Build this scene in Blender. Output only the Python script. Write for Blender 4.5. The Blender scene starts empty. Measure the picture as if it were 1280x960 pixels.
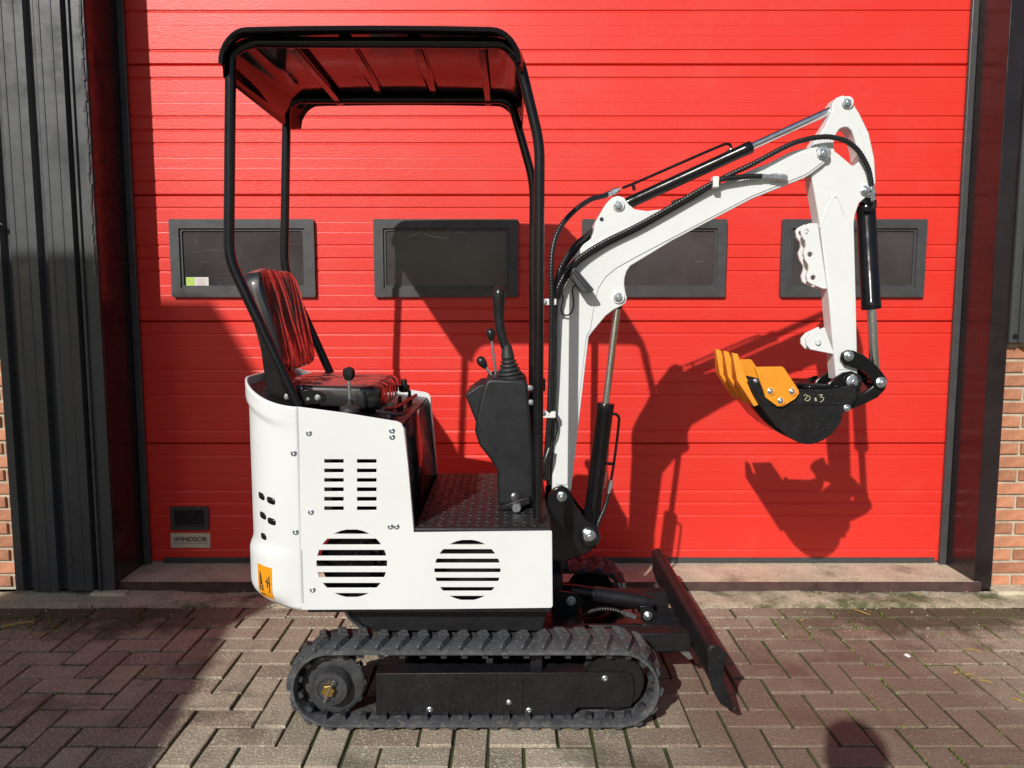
import bpy, bmesh, math, random
from math import sin, cos, tan, pi, radians, atan2, hypot, sqrt
from mathutils import Vector, Matrix
from mathutils.geometry import tessellate_polygon
random.seed(7)
scene = bpy.context.scene
COL = scene.collection

# ------------------------------------------------------------------ camera, sky, sun, exposure
CAMH, PITCH, FPX = 1.366, radians(5.9), 960.0
cam_data = bpy.data.cameras.new('camera')
cam_data.sensor_width = 36.0
cam_data.lens = FPX / 1280 * 36.0
cam_data.clip_start = 0.02
cam_data.clip_end = 500
cam = bpy.data.objects.new('camera', cam_data)
cam.location = (0, 0, CAMH)
cam.rotation_euler = (pi / 2 - PITCH, 0, 0)
COL.objects.link(cam)
scene.camera = cam

SUN = Vector((0.45, 1.0, -0.68)).normalized()      # the way the light travels
world = bpy.data.worlds.new('World')
scene.world = world
world.use_nodes = True
wn = world.node_tree
sky = wn.nodes.new('ShaderNodeTexSky')
sky.sky_type = 'NISHITA'
sky.sun_disc = False
sky.sun_elevation = math.asin(-SUN.z)
sky.sun_rotation = atan2(-SUN.x, -SUN.y)
sky.air_density = 1.0
sky.dust_density = 1.2
wn.links.new(sky.outputs[0], wn.nodes['Background'].inputs[0])
wn.nodes['Background'].inputs[1].default_value = 0.062
sun_data = bpy.data.lights.new('sun', 'SUN')
sun_data.energy = 3.9
sun_data.angle = radians(0.6)
sun_data.color = (1.0, 0.955, 0.90)
sun = bpy.data.objects.new('sun', sun_data)
sun.rotation_euler = SUN.to_track_quat('-Z', 'Y').to_euler()
sun.location = (-3, -4, 6)
COL.objects.link(sun)
vs = scene.view_settings
vs.view_transform = 'Standard'
vs.look = 'None'
vs.exposure = 0.06
vs.gamma = 1.0
vs.use_curve_mapping = False

# ------------------------------------------------------------------ helpers
def W(u, v, Y):
    """point of the place seen at (u, v) of the 1280x960 photograph, at distance Y from the lens"""
    a = (u - 640.0) / FPX
    b = (v - 480.0) / FPX
    ry = cos(PITCH) - b * sin(PITCH)
    rz = -sin(PITCH) - b * cos(PITCH)
    t = Y / ry
    return Vector((a * t, Y, CAMH + rz * t))

WL = {}
def wloc(o):
    return WL.get(o.name, Vector((0, 0, 0)))

def tag(o, label=None, cat=None, group=None, kind=None):
    if label: o['label'] = label
    if cat: o['category'] = cat
    if group: o['group'] = group
    if kind: o['kind'] = kind
    return o

def empty(name, loc):
    o = bpy.data.objects.new(name, None)
    o.empty_display_size = 0.1
    COL.objects.link(o)
    o.location = loc
    WL[o.name] = Vector(loc)
    return o

class MB:
    def __init__(self):
        self.v = []
        self.f = []
    def add(self, vs, fs):
        n = len(self.v)
        self.v += [Vector(p) for p in vs]
        self.f += [tuple(i + n for i in f) for f in fs]
        return self
    def box(self, x0, x1, y0, y1, z0, z1):
        v = [(x, y, z) for x in (x0, x1) for y in (y0, y1) for z in (z0, z1)]
        return self.add(v, [(0, 1, 3, 2), (4, 6, 7, 5), (0, 4, 5, 1), (2, 3, 7, 6), (0, 2, 6, 4), (1, 5, 7, 3)])
    def prism(self, xz, y0, y1, holes=()):
        """polygon in XZ run from y0 to y1"""
        loops = [list(xz)] + [list(h) for h in holes]
        flat = [p for l in loops for p in l]
        n = len(flat)
        vs = [(p[0], y0, p[1]) for p in flat] + [(p[0], y1, p[1]) for p in flat]
        fs = []
        if holes:
            bm = bmesh.new()
            for l in loops:
                bv = [bm.verts.new((p[0], p[1], 0)) for p in l]
                for i in range(len(bv)): bm.edges.new((bv[i], bv[(i + 1) % len(bv)]))
            bm.verts.index_update()
            bmesh.ops.triangle_fill(bm, use_beauty=True, use_dissolve=False, edges=list(bm.edges))
            tri = [[v.index for v in f.verts] for f in bm.faces]
            bm.free()
            for t in tri:
                fs.append(tuple(t)); fs.append(tuple(i + n for i in reversed(t)))
        else:
            fs.append(tuple(range(n))); fs.append(tuple(range(2 * n - 1, n - 1, -1)))
        k = 0
        for l in loops:
            m = len(l)
            for i in range(m):
                a, b = k + i, k + (i + 1) % m
                fs.append((a, a + n, b + n, b))
            k += m
        return self.add(vs, fs)
    def pprism(self, px, y0, y1, holes=(), yr=None):
        """the same with the outline given by photograph points at distance yr (default y0)"""
        yr = y0 if yr is None else yr
        c = lambda l: [(W(u, v, yr).x, W(u, v, yr).z) for u, v in l]
        return self.prism(c(px), y0, y1, [c(h) for h in holes])
    def tube(self, pts, r, seg=10, smooth=0, cap=True, rib=0.0, pitch=0.01):
        pts = [Vector(p) for p in pts]
        if smooth:
            pts = spline(pts, smooth)
        if rib:
            pts = resample(pts, pitch / 3.0)
        n = len(pts)
        T = []
        for i in range(n):
            d = pts[min(i + 1, n - 1)] - pts[max(i - 1, 0)]
            T.append(d.normalized())
        up = Vector((0, 1, 0)) if abs(T[0].y) < 0.9 else Vector((1, 0, 0))
        N = (up - T[0] * up.dot(T[0])).normalized()
        vs, fs = [], []
        for i in range(n):
            N = (N - T[i] * N.dot(T[i])).normalized()
            B = T[i].cross(N)
            rr = r[i] if isinstance(r, (list, tuple)) else r
            if rib and i % 3 == 0: rr = rr - rib
            for k in range(seg):
                a = 2 * pi * k / seg
                vs.append(pts[i] + (N * cos(a) + B * sin(a)) * rr)
        for i in range(n - 1):
            for k in range(seg):
                a, b = i * seg + k, i * seg + (k + 1) % seg
                fs.append((a, b, b + seg, a + seg))
        if cap:
            fs.append(tuple(range(seg - 1, -1, -1)))
            fs.append(tuple(range((n - 1) * seg, n * seg)))
        return self.add(vs, fs)
    def lathe(self, p0, p1, prof, seg=20):
        """prof: (t along p0->p1 in metres, radius)"""
        p0, p1 = Vector(p0), Vector(p1)
        d = (p1 - p0).normalized()
        up = Vector((0, 0, 1)) if abs(d.z) < 0.9 else Vector((1, 0, 0))
        N = (up - d * up.dot(d)).normalized()
        B = d.cross(N)
        vs, fs = [], []
        for t, r in prof:
            for k in range(seg):
                a = 2 * pi * k / seg
                vs.append(p0 + d * t + (N * cos(a) + B * sin(a)) * max(r, 1e-4))
        for i in range(len(prof) - 1):
            for k in range(seg):
                a, b = i * seg + k, i * seg + (k + 1) % seg
                fs.append((a, b, b + seg, a + seg))
        fs.append(tuple(range(seg - 1, -1, -1)))
        fs.append(tuple(range((len(prof) - 1) * seg, len(prof) * seg)))
        return self.add(vs, fs)
    def cyl(self, p0, p1, r, seg=18):
        L = (Vector(p1) - Vector(p0)).length
        return self.lathe(p0, p1, [(0, r), (L, r)], seg)
    def grid(self, fn, nu, nv):
        vs = [fn(i / nu, j / nv) for i in range(nu + 1) for j in range(nv + 1)]
        fs = []
        for i in range(nu):
            for j in range(nv):
                a = i * (nv + 1) + j
                fs.append((a, a + 1, a + nv + 2, a + nv + 1))
        return self.add(vs, fs)
    def mesh(self, name, material, centre=None, smooth=35):
        me = bpy.data.meshes.new(name)
        c = centre or Vector((0, 0, 0))
        me.from_pydata([v - c for v in self.v], [], self.f)
        bm = bmesh.new(); bm.from_mesh(me)
        bmesh.ops.recalc_face_normals(bm, faces=bm.faces)
        bm.to_mesh(me); bm.free()
        if smooth:
            me.polygons.foreach_set('use_smooth', [True] * len(me.polygons))
            me.set_sharp_from_angle(angle=radians(smooth))
        me.materials.append(material)
        me.update()
        return me
    def build(self, name, material, parent=None, bevel=0.0, smooth=35, seg=2, solid=0.0, subsurf=0):
        lo = Vector([min(v[i] for v in self.v) for i in range(3)])
        hi = Vector([max(v[i] for v in self.v) for i in range(3)])
        c = (lo + hi) / 2
        me = self.mesh(name, material, c, smooth)
        o = bpy.data.objects.new(name, me)
        COL.objects.link(o)
        WL[o.name] = c
        if parent is not None:
            o.parent = parent
            o.location = c - wloc(parent)
        else:
            o.location = c
        if solid:
            m = o.modifiers.new('solid', 'SOLIDIFY'); m.thickness = solid; m.offset = -1
        if bevel:
            m = o.modifiers.new('bevel', 'BEVEL'); m.width = bevel; m.segments = seg
            m.limit_method = 'ANGLE'; m.angle_limit = radians(35)
            m.harden_normals = False
        if subsurf:
            m = o.modifiers.new('sub', 'SUBSURF'); m.levels = subsurf; m.render_levels = subsurf
        return o

def spline(P, k):
    out = []
    n = len(P)
    for i in range(n - 1):
        p0, p1, p2, p3 = P[max(i - 1, 0)], P[i], P[i + 1], P[min(i + 2, n - 1)]
        for j in range(k):
            t = j / k
            out.append(0.5 * ((2 * p1) + (p2 - p0) * t + (2 * p0 - 5 * p1 + 4 * p2 - p3) * t * t + (3 * p1 - p0 - 3 * p2 + p3) * t ** 3))
    out.append(P[-1])
    return out

def resample(P, step):
    out = [P[0]]
    acc = 0.0
    for i in range(len(P) - 1):
        a, b = P[i], P[i + 1]
        L = (b - a).length
        if L < 1e-9: continue
        t = step - acc
        while t < L:
            out.append(a + (b - a) * (t / L)); t += step
        acc = (acc + L) % step
    out.append(P[-1])
    return out

def inst(name, me, parent, loc, rot=None, scale=None):
    o = bpy.data.objects.new(name, me)
    COL.objects.link(o)
    o.parent = parent
    WL[o.name] = Vector(loc)
    o.location = Vector(loc) - (wloc(parent) if parent is not None else Vector((0, 0, 0)))
    if rot is not None: o.rotation_euler = rot
    if scale is not None: o.scale = scale
    return o

def circle_px(u, v, r, n=24, a0=0.0, a1=2 * pi, ry=None):
    ry = ry or r
    return [(u + r * cos(a0 + (a1 - a0) * k / n), v + ry * sin(a0 + (a1 - a0) * k / n)) for k in range(n)]

# ------------------------------------------------------------------ materials
def mat(name, col, rough=0.5, metal=0.0, var=0.12, scale=6.0, bump=0.0, bscale=80.0, coat=0.0,
        rvar=0.12, spots=None, spot_scale=30.0, spot_amt=0.62, stretch=None, spec=0.5, rnd=0.0, world_noise=False, detail=6):
    m = bpy.data.materials.new(name)
    m.use_nodes = True
    nt = m.node_tree
    N, L = nt.nodes, nt.links
    b = N['Principled BSDF']
    b.inputs['Metallic'].default_value = metal
    b.inputs['Specular IOR Level'].default_value = spec
    b.inputs['Coat Weight'].default_value = coat
    b.inputs['Coat Roughness'].default_value = 0.06
    if world_noise:
        g = N.new('ShaderNodeNewGeometry'); vec = g.outputs['Position']
    else:
        tc = N.new('ShaderNodeTexCoord'); vec = tc.outputs['Object']
    if stretch:
        mp = N.new('ShaderNodeMapping'); mp.inputs['Scale'].default_value = stretch
        L.new(vec, mp.inputs['Vector']); vec = mp.outputs['Vector']
    n1 = N.new('ShaderNodeTexNoise'); n1.inputs['Scale'].default_value = scale; n1.inputs['Detail'].default_value = detail
    L.new(vec, n1.inputs['Vector'])
    mix = N.new('ShaderNodeMix'); mix.data_type = 'RGBA'
    mix.inputs['A'].default_value = (*[max(c * (1 - var), 0) for c in col], 1)
    mix.inputs['B'].default_value = (*[min(c * (1 + var), 1) for c in col], 1)
    rmp = N.new('ShaderNodeMapRange'); rmp.inputs[1].default_value = 0.3; rmp.inputs[2].default_value = 0.7
    L.new(n1.outputs['Fac'], rmp.inputs[0]); L.new(rmp.outputs[0], mix.inputs['Factor'])
    out = mix.outputs['Result']
    if rnd:
        oi = N.new('ShaderNodeObjectInfo')
        mr = N.new('ShaderNodeMapRange'); mr.inputs[3].default_value = 1 - rnd; mr.inputs[4].default_value = 1 + rnd
        L.new(oi.outputs['Random'], mr.inputs[0])
        hs = N.new('ShaderNodeHueSaturation')
        L.new(mr.outputs[0], hs.inputs['Value']); L.new(out, hs.inputs['Color']); out = hs.outputs['Color']
    if spots:
        n3 = N.new('ShaderNodeTexNoise'); n3.inputs['Scale'].default_value = spot_scale; n3.inputs['Detail'].default_value = 8
        n3.inputs['Roughness'].default_value = 0.65
        L.new(vec, n3.inputs['Vector'])
        r3 = N.new('ShaderNodeMapRange'); r3.inputs[1].default_value = spot_amt; r3.inputs[2].default_value = spot_amt + 0.08
        L.new(n3.outputs['Fac'], r3.inputs[0])
        m3 = N.new('ShaderNodeMix'); m3.data_type = 'RGBA'
        m3.inputs['B'].default_value = (*spots, 1)
        L.new(out, m3.inputs['A']); L.new(r3.outputs[0], m3.inputs['Factor']); out = m3.outputs['Result']
    L.new(out, b.inputs['Base Color'])
    n2 = N.new('ShaderNodeTexNoise'); n2.inputs['Scale'].default_value = scale * 3.1; n2.inputs['Detail'].default_value = 5
    L.new(vec, n2.inputs['Vector'])
    r2 = N.new('ShaderNodeMapRange'); r2.inputs[1].default_value = 0.3; r2.inputs[2].default_value = 0.7
    r2.inputs[3].default_value = max(rough - rvar, 0.02); r2.inputs[4].default_value = min(rough + rvar, 1)
    L.new(n2.outputs['Fac'], r2.inputs[0]); L.new(r2.outputs[0], b.inputs['Roughness'])
    if bump:
        n4 = N.new('ShaderNodeTexNoise'); n4.inputs['Scale'].default_value = bscale; n4.inputs['Detail'].default_value = 4
        L.new(vec, n4.inputs['Vector'])
        bp = N.new('ShaderNodeBump'); bp.inputs['Strength'].default_value = 1.0; bp.inputs['Distance'].default_value = bump
        L.new(n4.outputs['Fac'], bp.inputs['Height']); L.new(bp.outputs['Normal'], b.inputs['Normal'])
    return m

M = {}
M['white'] = mat('white_paint', (0.72, 0.745, 0.735), 0.42, var=0.03, scale=3, bump=0.0006, bscale=22, coat=0.15, spots=(0.55, 0.55, 0.52), spot_scale=14, spot_amt=0.70)
M['black'] = mat('black_gloss_paint', (0.007, 0.007, 0.008), 0.17, var=0.3, scale=8, bump=0.00012, bscale=25, rvar=0.08, spots=(0.05, 0.048, 0.045), spot_scale=60, spot_amt=0.71)
M['roof'] = mat('black_roof_plastic', (0.008, 0.007, 0.008), 0.10, var=0.2, scale=5, bump=0.0003, bscale=9, rvar=0.05, spec=0.34)
M['blacksemi'] = mat('black_satin_paint', (0.010, 0.010, 0.012), 0.36, spec=0.35, var=0.3, scale=9, bump=0.0006, bscale=150, spots=(0.09, 0.085, 0.075), spot_scale=90, spot_amt=0.66)
M['console'] = mat('grained_black_plastic', (0.014, 0.015, 0.017), 0.46, spec=0.35, var=0.15, scale=9, bump=0.0008, bscale=420)
M['boot'] = mat('black_rubber_boot', (0.024, 0.024, 0.026), 0.55, var=0.15, scale=12)
M['knob'] = mat('black_knob_plastic', (0.015, 0.015, 0.016), 0.28, var=0.1)
M['rubber'] = mat('dusty_track_rubber', (0.062, 0.066, 0.072), 0.60, var=0.35, scale=14, bump=0.002, bscale=60, spots=(0.125, 0.12, 0.108), spot_scale=55, spot_amt=0.53)
M['rubberd'] = mat('track_rubber', (0.026, 0.028, 0.032), 0.6, var=0.3, scale=12, bump=0.0015, bscale=45, spots=(0.10, 0.092, 0.08), spot_scale=32, spot_amt=0.62)
M['dust'] = mat('speckled_black_paint', (0.011, 0.011, 0.012), 0.42, var=0.3, scale=10, bump=0.0010, bscale=240, spots=(0.11, 0.105, 0.095), spot_scale=170, spot_amt=0.62, spec=0.3)
M['cast'] = mat('cast_sprocket_iron', (0.050, 0.052, 0.056), 0.45, metal=0.2, var=0.3, scale=25, bump=0.001, bscale=120, spots=(0.13, 0.12, 0.10), spot_scale=90, spot_amt=0.62)
M['hose'] = mat('black_hose', (0.014, 0.014, 0.015), 0.36, var=0.2, scale=30)
M['zinc'] = mat('zinc_plated_steel', (0.55, 0.59, 0.61), 0.40, metal=1.0, var=0.12, scale=60, rvar=0.1)
M['chrome'] = mat('chromed_rod', (0.80, 0.81, 0.82), 0.20, metal=1.0, var=0.05, scale=20, rvar=0.05)
M['brass'] = mat('brass_nut', (0.55, 0.36, 0.10), 0.35, metal=1.0, var=0.2, scale=90)
M['orange'] = mat('orange_paint', (0.80, 0.30, 0.018), 0.42, var=0.10, scale=18, bump=0.0008, bscale=90, spots=(0.35, 0.16, 0.03), spot_scale=40, spot_amt=0.67)
M['sticker'] = mat('orange_sticker', (0.80, 0.32, 0.01), 0.4, var=0.04)
M['ink'] = mat('black_ink', (0.02, 0.02, 0.02), 0.5, var=0.1)
M['mat'] = mat('black_floor_mat', (0.018, 0.018, 0.019), 0.50, spec=0.3, var=0.2, scale=20, bump=0.0008, bscale=120, spots=(0.08, 0.075, 0.07), spot_scale=50, spot_amt=0.64)
M['tread'] = mat('worn_tread_bars', (0.05, 0.05, 0.052), 0.25, var=0.4, scale=40)
M['chalk'] = mat('chalk_mark', (0.55, 0.52, 0.36), 0.8, var=0.2)
M['grey'] = mat('frame_grey_plastic', (0.055, 0.057, 0.060), 0.45, var=0.12, scale=10, bump=0.0004, bscale=200)
M['steelgrey'] = mat('worn_steel', (0.20, 0.20, 0.20), 0.45, metal=0.6, var=0.3, scale=20)
M['clip'] = mat('white_plastic_clip', (0.75, 0.75, 0.72), 0.4, var=0.05)

def film_mat():
    m = bpy.data.materials.new('vinyl_under_creased_film'); m.use_nodes = True
    N, L = m.node_tree.nodes, m.node_tree.links
    b = N['Principled BSDF']
    b.inputs['Base Color'].default_value = (0.014, 0.013, 0.014, 1)
    b.inputs['Roughness'].default_value = 0.45
    b.inputs['Coat Weight'].default_value = 1.0
    b.inputs['Coat Roughness'].default_value = 0.07
    b.inputs['Coat IOR'].default_value = 1.6
    tc = N.new('ShaderNodeTexCoord')
    mp = N.new('ShaderNodeMapping'); mp.inputs['Scale'].default_value = (3.2, 9, 2.4); mp.inputs['Rotation'].default_value = (0.5, 0.3, 0.2)
    L.new(tc.outputs['Object'], mp.inputs['Vector'])
    n = N.new('ShaderNodeTexNoise'); n.inputs['Scale'].default_value = 1.0; n.inputs['Detail'].default_value = 1.2; n.inputs['Distortion'].default_value = 0.5
    L.new(mp.outputs['Vector'], n.inputs['Vector'])
    ab = N.new('ShaderNodeMath'); ab.operation = 'SUBTRACT'; ab.inputs[1].default_value = 0.5
    a2 = N.new('ShaderNodeMath'); a2.operation = 'ABSOLUTE'
    L.new(n.outputs['Fac'], ab.inputs[0]); L.new(ab.outputs[0], a2.inputs[0])
    bp = N.new('ShaderNodeBump'); bp.inputs['Distance'].default_value = 0.05; bp.inputs['Strength'].default_value = 0.9
    L.new(a2.outputs[0], bp.inputs['Height']); L.new(bp.outputs['Normal'], b.inputs['Coat Normal'])
    bp2 = N.new('ShaderNodeBump'); bp2.inputs['Distance'].default_value = 0.012; bp2.inputs['Strength'].default_value = 0.6
    L.new(a2.outputs[0], bp2.inputs['Height']); L.new(bp2.outputs['Normal'], b.inputs['Normal'])
    return m
M['film'] = film_mat()

def door_mat():
    m = bpy.data.materials.new('red_embossed_steel'); m.use_nodes = True
    N, L = m.node_tree.nodes, m.node_tree.links
    b = N['Principled BSDF']
    b.inputs['Roughness'].default_value = 0.42
    g = N.new('ShaderNodeNewGeometry')
    n = N.new('ShaderNodeTexNoise'); n.inputs['Scale'].default_value = 1.1; n.inputs['Detail'].default_value = 5
    L.new(g.outputs['Position'], n.inputs['Vector'])
    mx = N.new('ShaderNodeMix'); mx.data_type = 'RGBA'
    mx.inputs['A'].default_value = (0.72, 0.027, 0.016, 1); mx.inputs['B'].default_value = (0.77, 0.040, 0.026, 1)
    L.new(n.outputs['Fac'], mx.inputs['Factor'])
    # pale dust smears
    n3 = N.new('ShaderNodeTexNoise'); n3.inputs['Scale'].default_value = 2.6; n3.inputs['Detail'].default_value = 9; n3.inputs['Roughness'].default_value = 0.7
    L.new(g.outputs['Position'], n3.inputs['Vector'])
    r3 = N.new('ShaderNodeMapRange'); r3.inputs[1].default_value = 0.5; r3.inputs[2].default_value = 0.85; r3.inputs[4].default_value = 0.16
    L.new(n3.outputs['Fac'], r3.inputs[0])
    m3 = N.new('ShaderNodeMix'); m3.data_type = 'RGBA'; m3.inputs['B'].default_value = (0.62, 0.20, 0.16, 1)
    L.new(mx.outputs['Result'], m3.inputs['A']); L.new(r3.outputs[0], m3.inputs['Factor'])
    L.new(m3.outputs['Result'], b.inputs['Base Color'])
    r4 = N.new('ShaderNodeMapRange'); r4.inputs[3].default_value = 0.34; r4.inputs[4].default_value = 0.52
    L.new(n3.outputs['Fac'], r4.inputs[0]); L.new(r4.outputs[0], b.inputs['Roughness'])
    mp = N.new('ShaderNodeMapping'); mp.inputs['Scale'].default_value = (55, 55, 190)
    L.new(g.outputs['Position'], mp.inputs['Vector'])
    n2 = N.new('ShaderNodeTexNoise'); n2.inputs['Scale'].default_value = 1; n2.inputs['Detail'].default_value = 3
    L.new(mp.outputs['Vector'], n2.inputs['Vector'])
    bp = N.new('ShaderNodeBump'); bp.inputs['Distance'].default_value = 0.0009; bp.inputs['Strength'].default_value = 0.8
    L.new(n2.outputs['Fac'], bp.inputs['Height']); L.new(bp.outputs['Normal'], b.inputs['Normal'])
    return m
M['door'] = door_mat()

def pane_mat():
    m = bpy.data.materials.new('scratched_acrylic'); m.use_nodes = True
    N, L = m.node_tree.nodes, m.node_tree.links
    b = N['Principled BSDF']
    tc = N.new('ShaderNodeNewGeometry')
    n = N.new('ShaderNodeTexNoise'); n.inputs['Scale'].default_value = 3.5; n.inputs['Detail'].default_value = 7
    L.new(tc.outputs['Position'], n.inputs['Vector'])
    mx = N.new('ShaderNodeMix'); mx.data_type = 'RGBA'
    mx.inputs['A'].default_value = (0.028, 0.024, 0.025, 1); mx.inputs['B'].default_value = (0.072, 0.063, 0.063, 1)
    rr = N.new('ShaderNodeMapRange'); rr.inputs[1].default_value = 0.3; rr.inputs[2].default_value = 0.7
    L.new(n.outputs['Fac'], rr.inputs[0]); L.new(rr.outputs[0], mx.inputs['Factor'])
    out = mx.outputs['Result']
    for sc, rot in (((0.9, 1, 26), 0.15), ((1.5, 1, 34), -0.7), ((22, 1, 1.1), 0.2)):
        mp = N.new('ShaderNodeMapping'); mp.inputs['Scale'].default_value = sc; mp.inputs['Rotation'].default_value = (0, rot, 0)
        L.new(tc.outputs['Position'], mp.inputs['Vector'])
        s = N.new('ShaderNodeTexNoise'); s.inputs['Scale'].default_value = 3.0; s.inputs['Detail'].default_value = 6; s.inputs['Distortion'].default_value = 0.6
        L.new(mp.outputs['Vector'], s.inputs['Vector'])
        r = N.new('ShaderNodeMapRange'); r.inputs[1].default_value = 0.70; r.inputs[2].default_value = 0.80; r.inputs[4].default_value = 0.5
        L.new(s.outputs['Fac'], r.inputs[0])
        m3 = N.new('ShaderNodeMix'); m3.data_type = 'RGBA'; m3.inputs['B'].default_value = (0.30, 0.28, 0.27, 1)
        L.new(out, m3.inputs['A']); L.new(r.outputs[0], m3.inputs['Factor']); out = m3.outputs['Result']
    L.new(out, b.inputs['Base Color'])
    b.inputs['Roughness'].default_value = 0.22
    return m
M['pane'] = pane_mat()
M['clad'] = mat('grey_coated_cladding', (0.062, 0.066, 0.068), 0.34, var=0.12, scale=3, bump=0.0006, bscale=30, spots=(0.16, 0.16, 0.155), spot_scale=12, spot_amt=0.70, world_noise=True)
M['postblack'] = mat('black_post_paint', (0.018, 0.013, 0.014), 0.24, var=0.25, scale=4, bump=0.0005, bscale=30, spots=(0.22, 0.20, 0.19), spot_scale=24, spot_amt=0.72, world_noise=True)
M['brick'] = mat('clay_brick', (0.48, 0.21, 0.115), 0.85, var=0.22, scale=25, bump=0.004, bscale=120, rnd=0.22, spots=(0.50, 0.36, 0.24), spot_scale=40, spot_amt=0.60)
M['mortar'] = mat('lime_mortar', (0.50, 0.45, 0.34), 0.9, var=0.2, scale=20, bump=0.004, bscale=150, spots=(0.12, 0.16, 0.05), spot_scale=9, spot_amt=0.66)
M['plate'] = mat('cream_plate', (0.62, 0.56, 0.42), 0.5, var=0.08, scale=30)
M['navy'] = mat('dark_blue_print', (0.012, 0.016, 0.07), 0.5, var=0.1)
M['stickw'] = mat('white_sticker', (0.62, 0.62, 0.56), 0.5, var=0.03)
M['stickg'] = mat('green_sticker', (0.42, 0.62, 0.06), 0.5, var=0.05)
M['stickp'] = mat('pink_print', (0.50, 0.36, 0.42), 0.5, var=0.05)
M['blocker'] = mat('grey_render', (0.35, 0.34, 0.32), 0.8, var=0.1, scale=3, bump=0.002, bscale=60)

def ground_mat(name, base, var, red, moss_amt, moss_scale, fine, bumpd, rnd, rough=0.75, stain=True, patch=None):
    m = bpy.data.materials.new(name); m.use_nodes = True
    N, L = m.node_tree.nodes, m.node_tree.links
    b = N['Principled BSDF']
    g = N.new('ShaderNodeNewGeometry'); P = g.outputs['Position']
    def noise(sc, det=6, ro=0.55, vec=P):
        n = N.new('ShaderNodeTexNoise'); n.inputs['Scale'].default_value = sc; n.inputs['Detail'].default_value = det; n.inputs['Roughness'].default_value = ro
        L.new(vec, n.inputs['Vector']); return n.outputs['Fac']
    def rng(x, a, c, lo=0.0, hi=1.0):
        r = N.new('ShaderNodeMapRange'); r.inputs[1].default_value = a; r.inputs[2].default_value = c
        r.inputs[3].default_value = lo; r.inputs[4].default_value = hi
        L.new(x, r.inputs[0]); return r.outputs[0]
    def mixc(a, c, f):
        x = N.new('ShaderNodeMix'); x.data_type = 'RGBA'
        if isinstance(a, tuple): x.inputs['A'].default_value = (*a, 1)
        else: L.new(a, x.inputs['A'])
        if isinstance(c, tuple): x.inputs['B'].default_value = (*c, 1)
        else: L.new(c, x.inputs['B'])
        if isinstance(f, float): x.inputs['Factor'].default_value = f
        else: L.new(f, x.inputs['Factor'])
        return x.outputs['Result']
    dark = tuple(c * (1 - var) for c in base); lite = tuple(c * (1 + var) for c in base)
    c = mixc(dark, lite, rng(noise(9), 0.3, 0.7))
    if red:
        oi = N.new('ShaderNodeObjectInfo')
        c = mixc(c, red, rng(oi.outputs['Random'], 0.35, 1.0, 0.0, 0.75))
    if rnd:
        oi = N.new('ShaderNodeObjectInfo')
        w = N.new('ShaderNodeTexWhiteNoise'); w.noise_dimensions = '1D'
        L.new(oi.outputs['Random'], w.inputs['W'])
        hs = N.new('ShaderNodeHueSaturation'); L.new(c, hs.inputs['Color'])
        L.new(rng(w.outputs['Value'], 0, 1, 1 - rnd, 1 + rnd), hs.inputs['Value']); c = hs.outputs['Color']
    # grit
    c = mixc(c, tuple(min(x * 2.6, 0.8) for x in base), rng(noise(fine, 3, 0.75), 0.555, 0.63, 0.0, 0.85))
    c = mixc(c, tuple(x * 0.35 for x in base), rng(noise(fine * 0.8, 3, 0.7), 0.40, 0.30, 0.0, 0.6))
    if stain:
        c = mixc(c, tuple(x * 0.42 for x in base), rng(noise(2.6, 8, 0.62), 0.54, 0.64, 0.0, 0.80))
        c = mixc(c, tuple(x * 1.5 for x in base), rng(noise(3.7, 8, 0.62), 0.60, 0.72, 0.0, 0.45))
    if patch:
        # red light off the door, painted as a reddish patch beside the blade, and soil washed over the blocks along the strip
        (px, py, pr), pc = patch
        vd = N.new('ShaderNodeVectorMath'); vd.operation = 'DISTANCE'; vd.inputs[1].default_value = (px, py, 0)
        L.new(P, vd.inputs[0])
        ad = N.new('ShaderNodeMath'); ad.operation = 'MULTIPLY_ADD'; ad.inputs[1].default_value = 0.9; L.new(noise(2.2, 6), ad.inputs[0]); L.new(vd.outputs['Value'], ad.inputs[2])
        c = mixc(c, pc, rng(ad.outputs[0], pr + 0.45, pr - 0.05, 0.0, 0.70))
        sx = N.new('ShaderNodeSeparateXYZ'); L.new(P, sx.inputs[0])
        a2 = N.new('ShaderNodeMath'); a2.operation = 'MULTIPLY_ADD'; a2.inputs[1].default_value = 0.9; L.new(noise(4.0, 9, 0.7), a2.inputs[0]); L.new(sx.outputs['Y'], a2.inputs[2])
        ax = N.new('ShaderNodeMath'); ax.operation = 'ABSOLUTE'; L.new(sx.outputs['X'], ax.inputs[0])
        mm = N.new('ShaderNodeMath'); mm.operation = 'MULTIPLY'
        L.new(rng(a2.outputs[0], 3.52, 3.68, 0.0, 0.9), mm.inputs[0]); L.new(rng(ax.outputs[0], 0.9, 1.5), mm.inputs[1])
        c = mixc(c, (0.085, 0.070, 0.036), mm.outputs[0])
    if moss_amt:
        c = mixc(c, (0.060, 0.085, 0.016), rng(noise(moss_scale, 9, 0.7), moss_amt, moss_amt + 0.10, 0.0, 0.85))
    L.new(c, b.inputs['Base Color'])
    b.inputs['Roughness'].default_value = rough
    L.new(rng(noise(2.6, 8, 0.62), 0.5, 0.7, rough, rough - 0.22), b.inputs['Roughness'])
    bp = N.new('ShaderNodeBump'); bp.inputs['Distance'].default_value = bumpd; bp.inputs['Strength'].default_value = 1.0
    L.new(noise(fine * 0.7, 5, 0.7), bp.inputs['Height']); L.new(bp.outputs['Normal'], b.inputs['Normal'])
    return m
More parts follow.
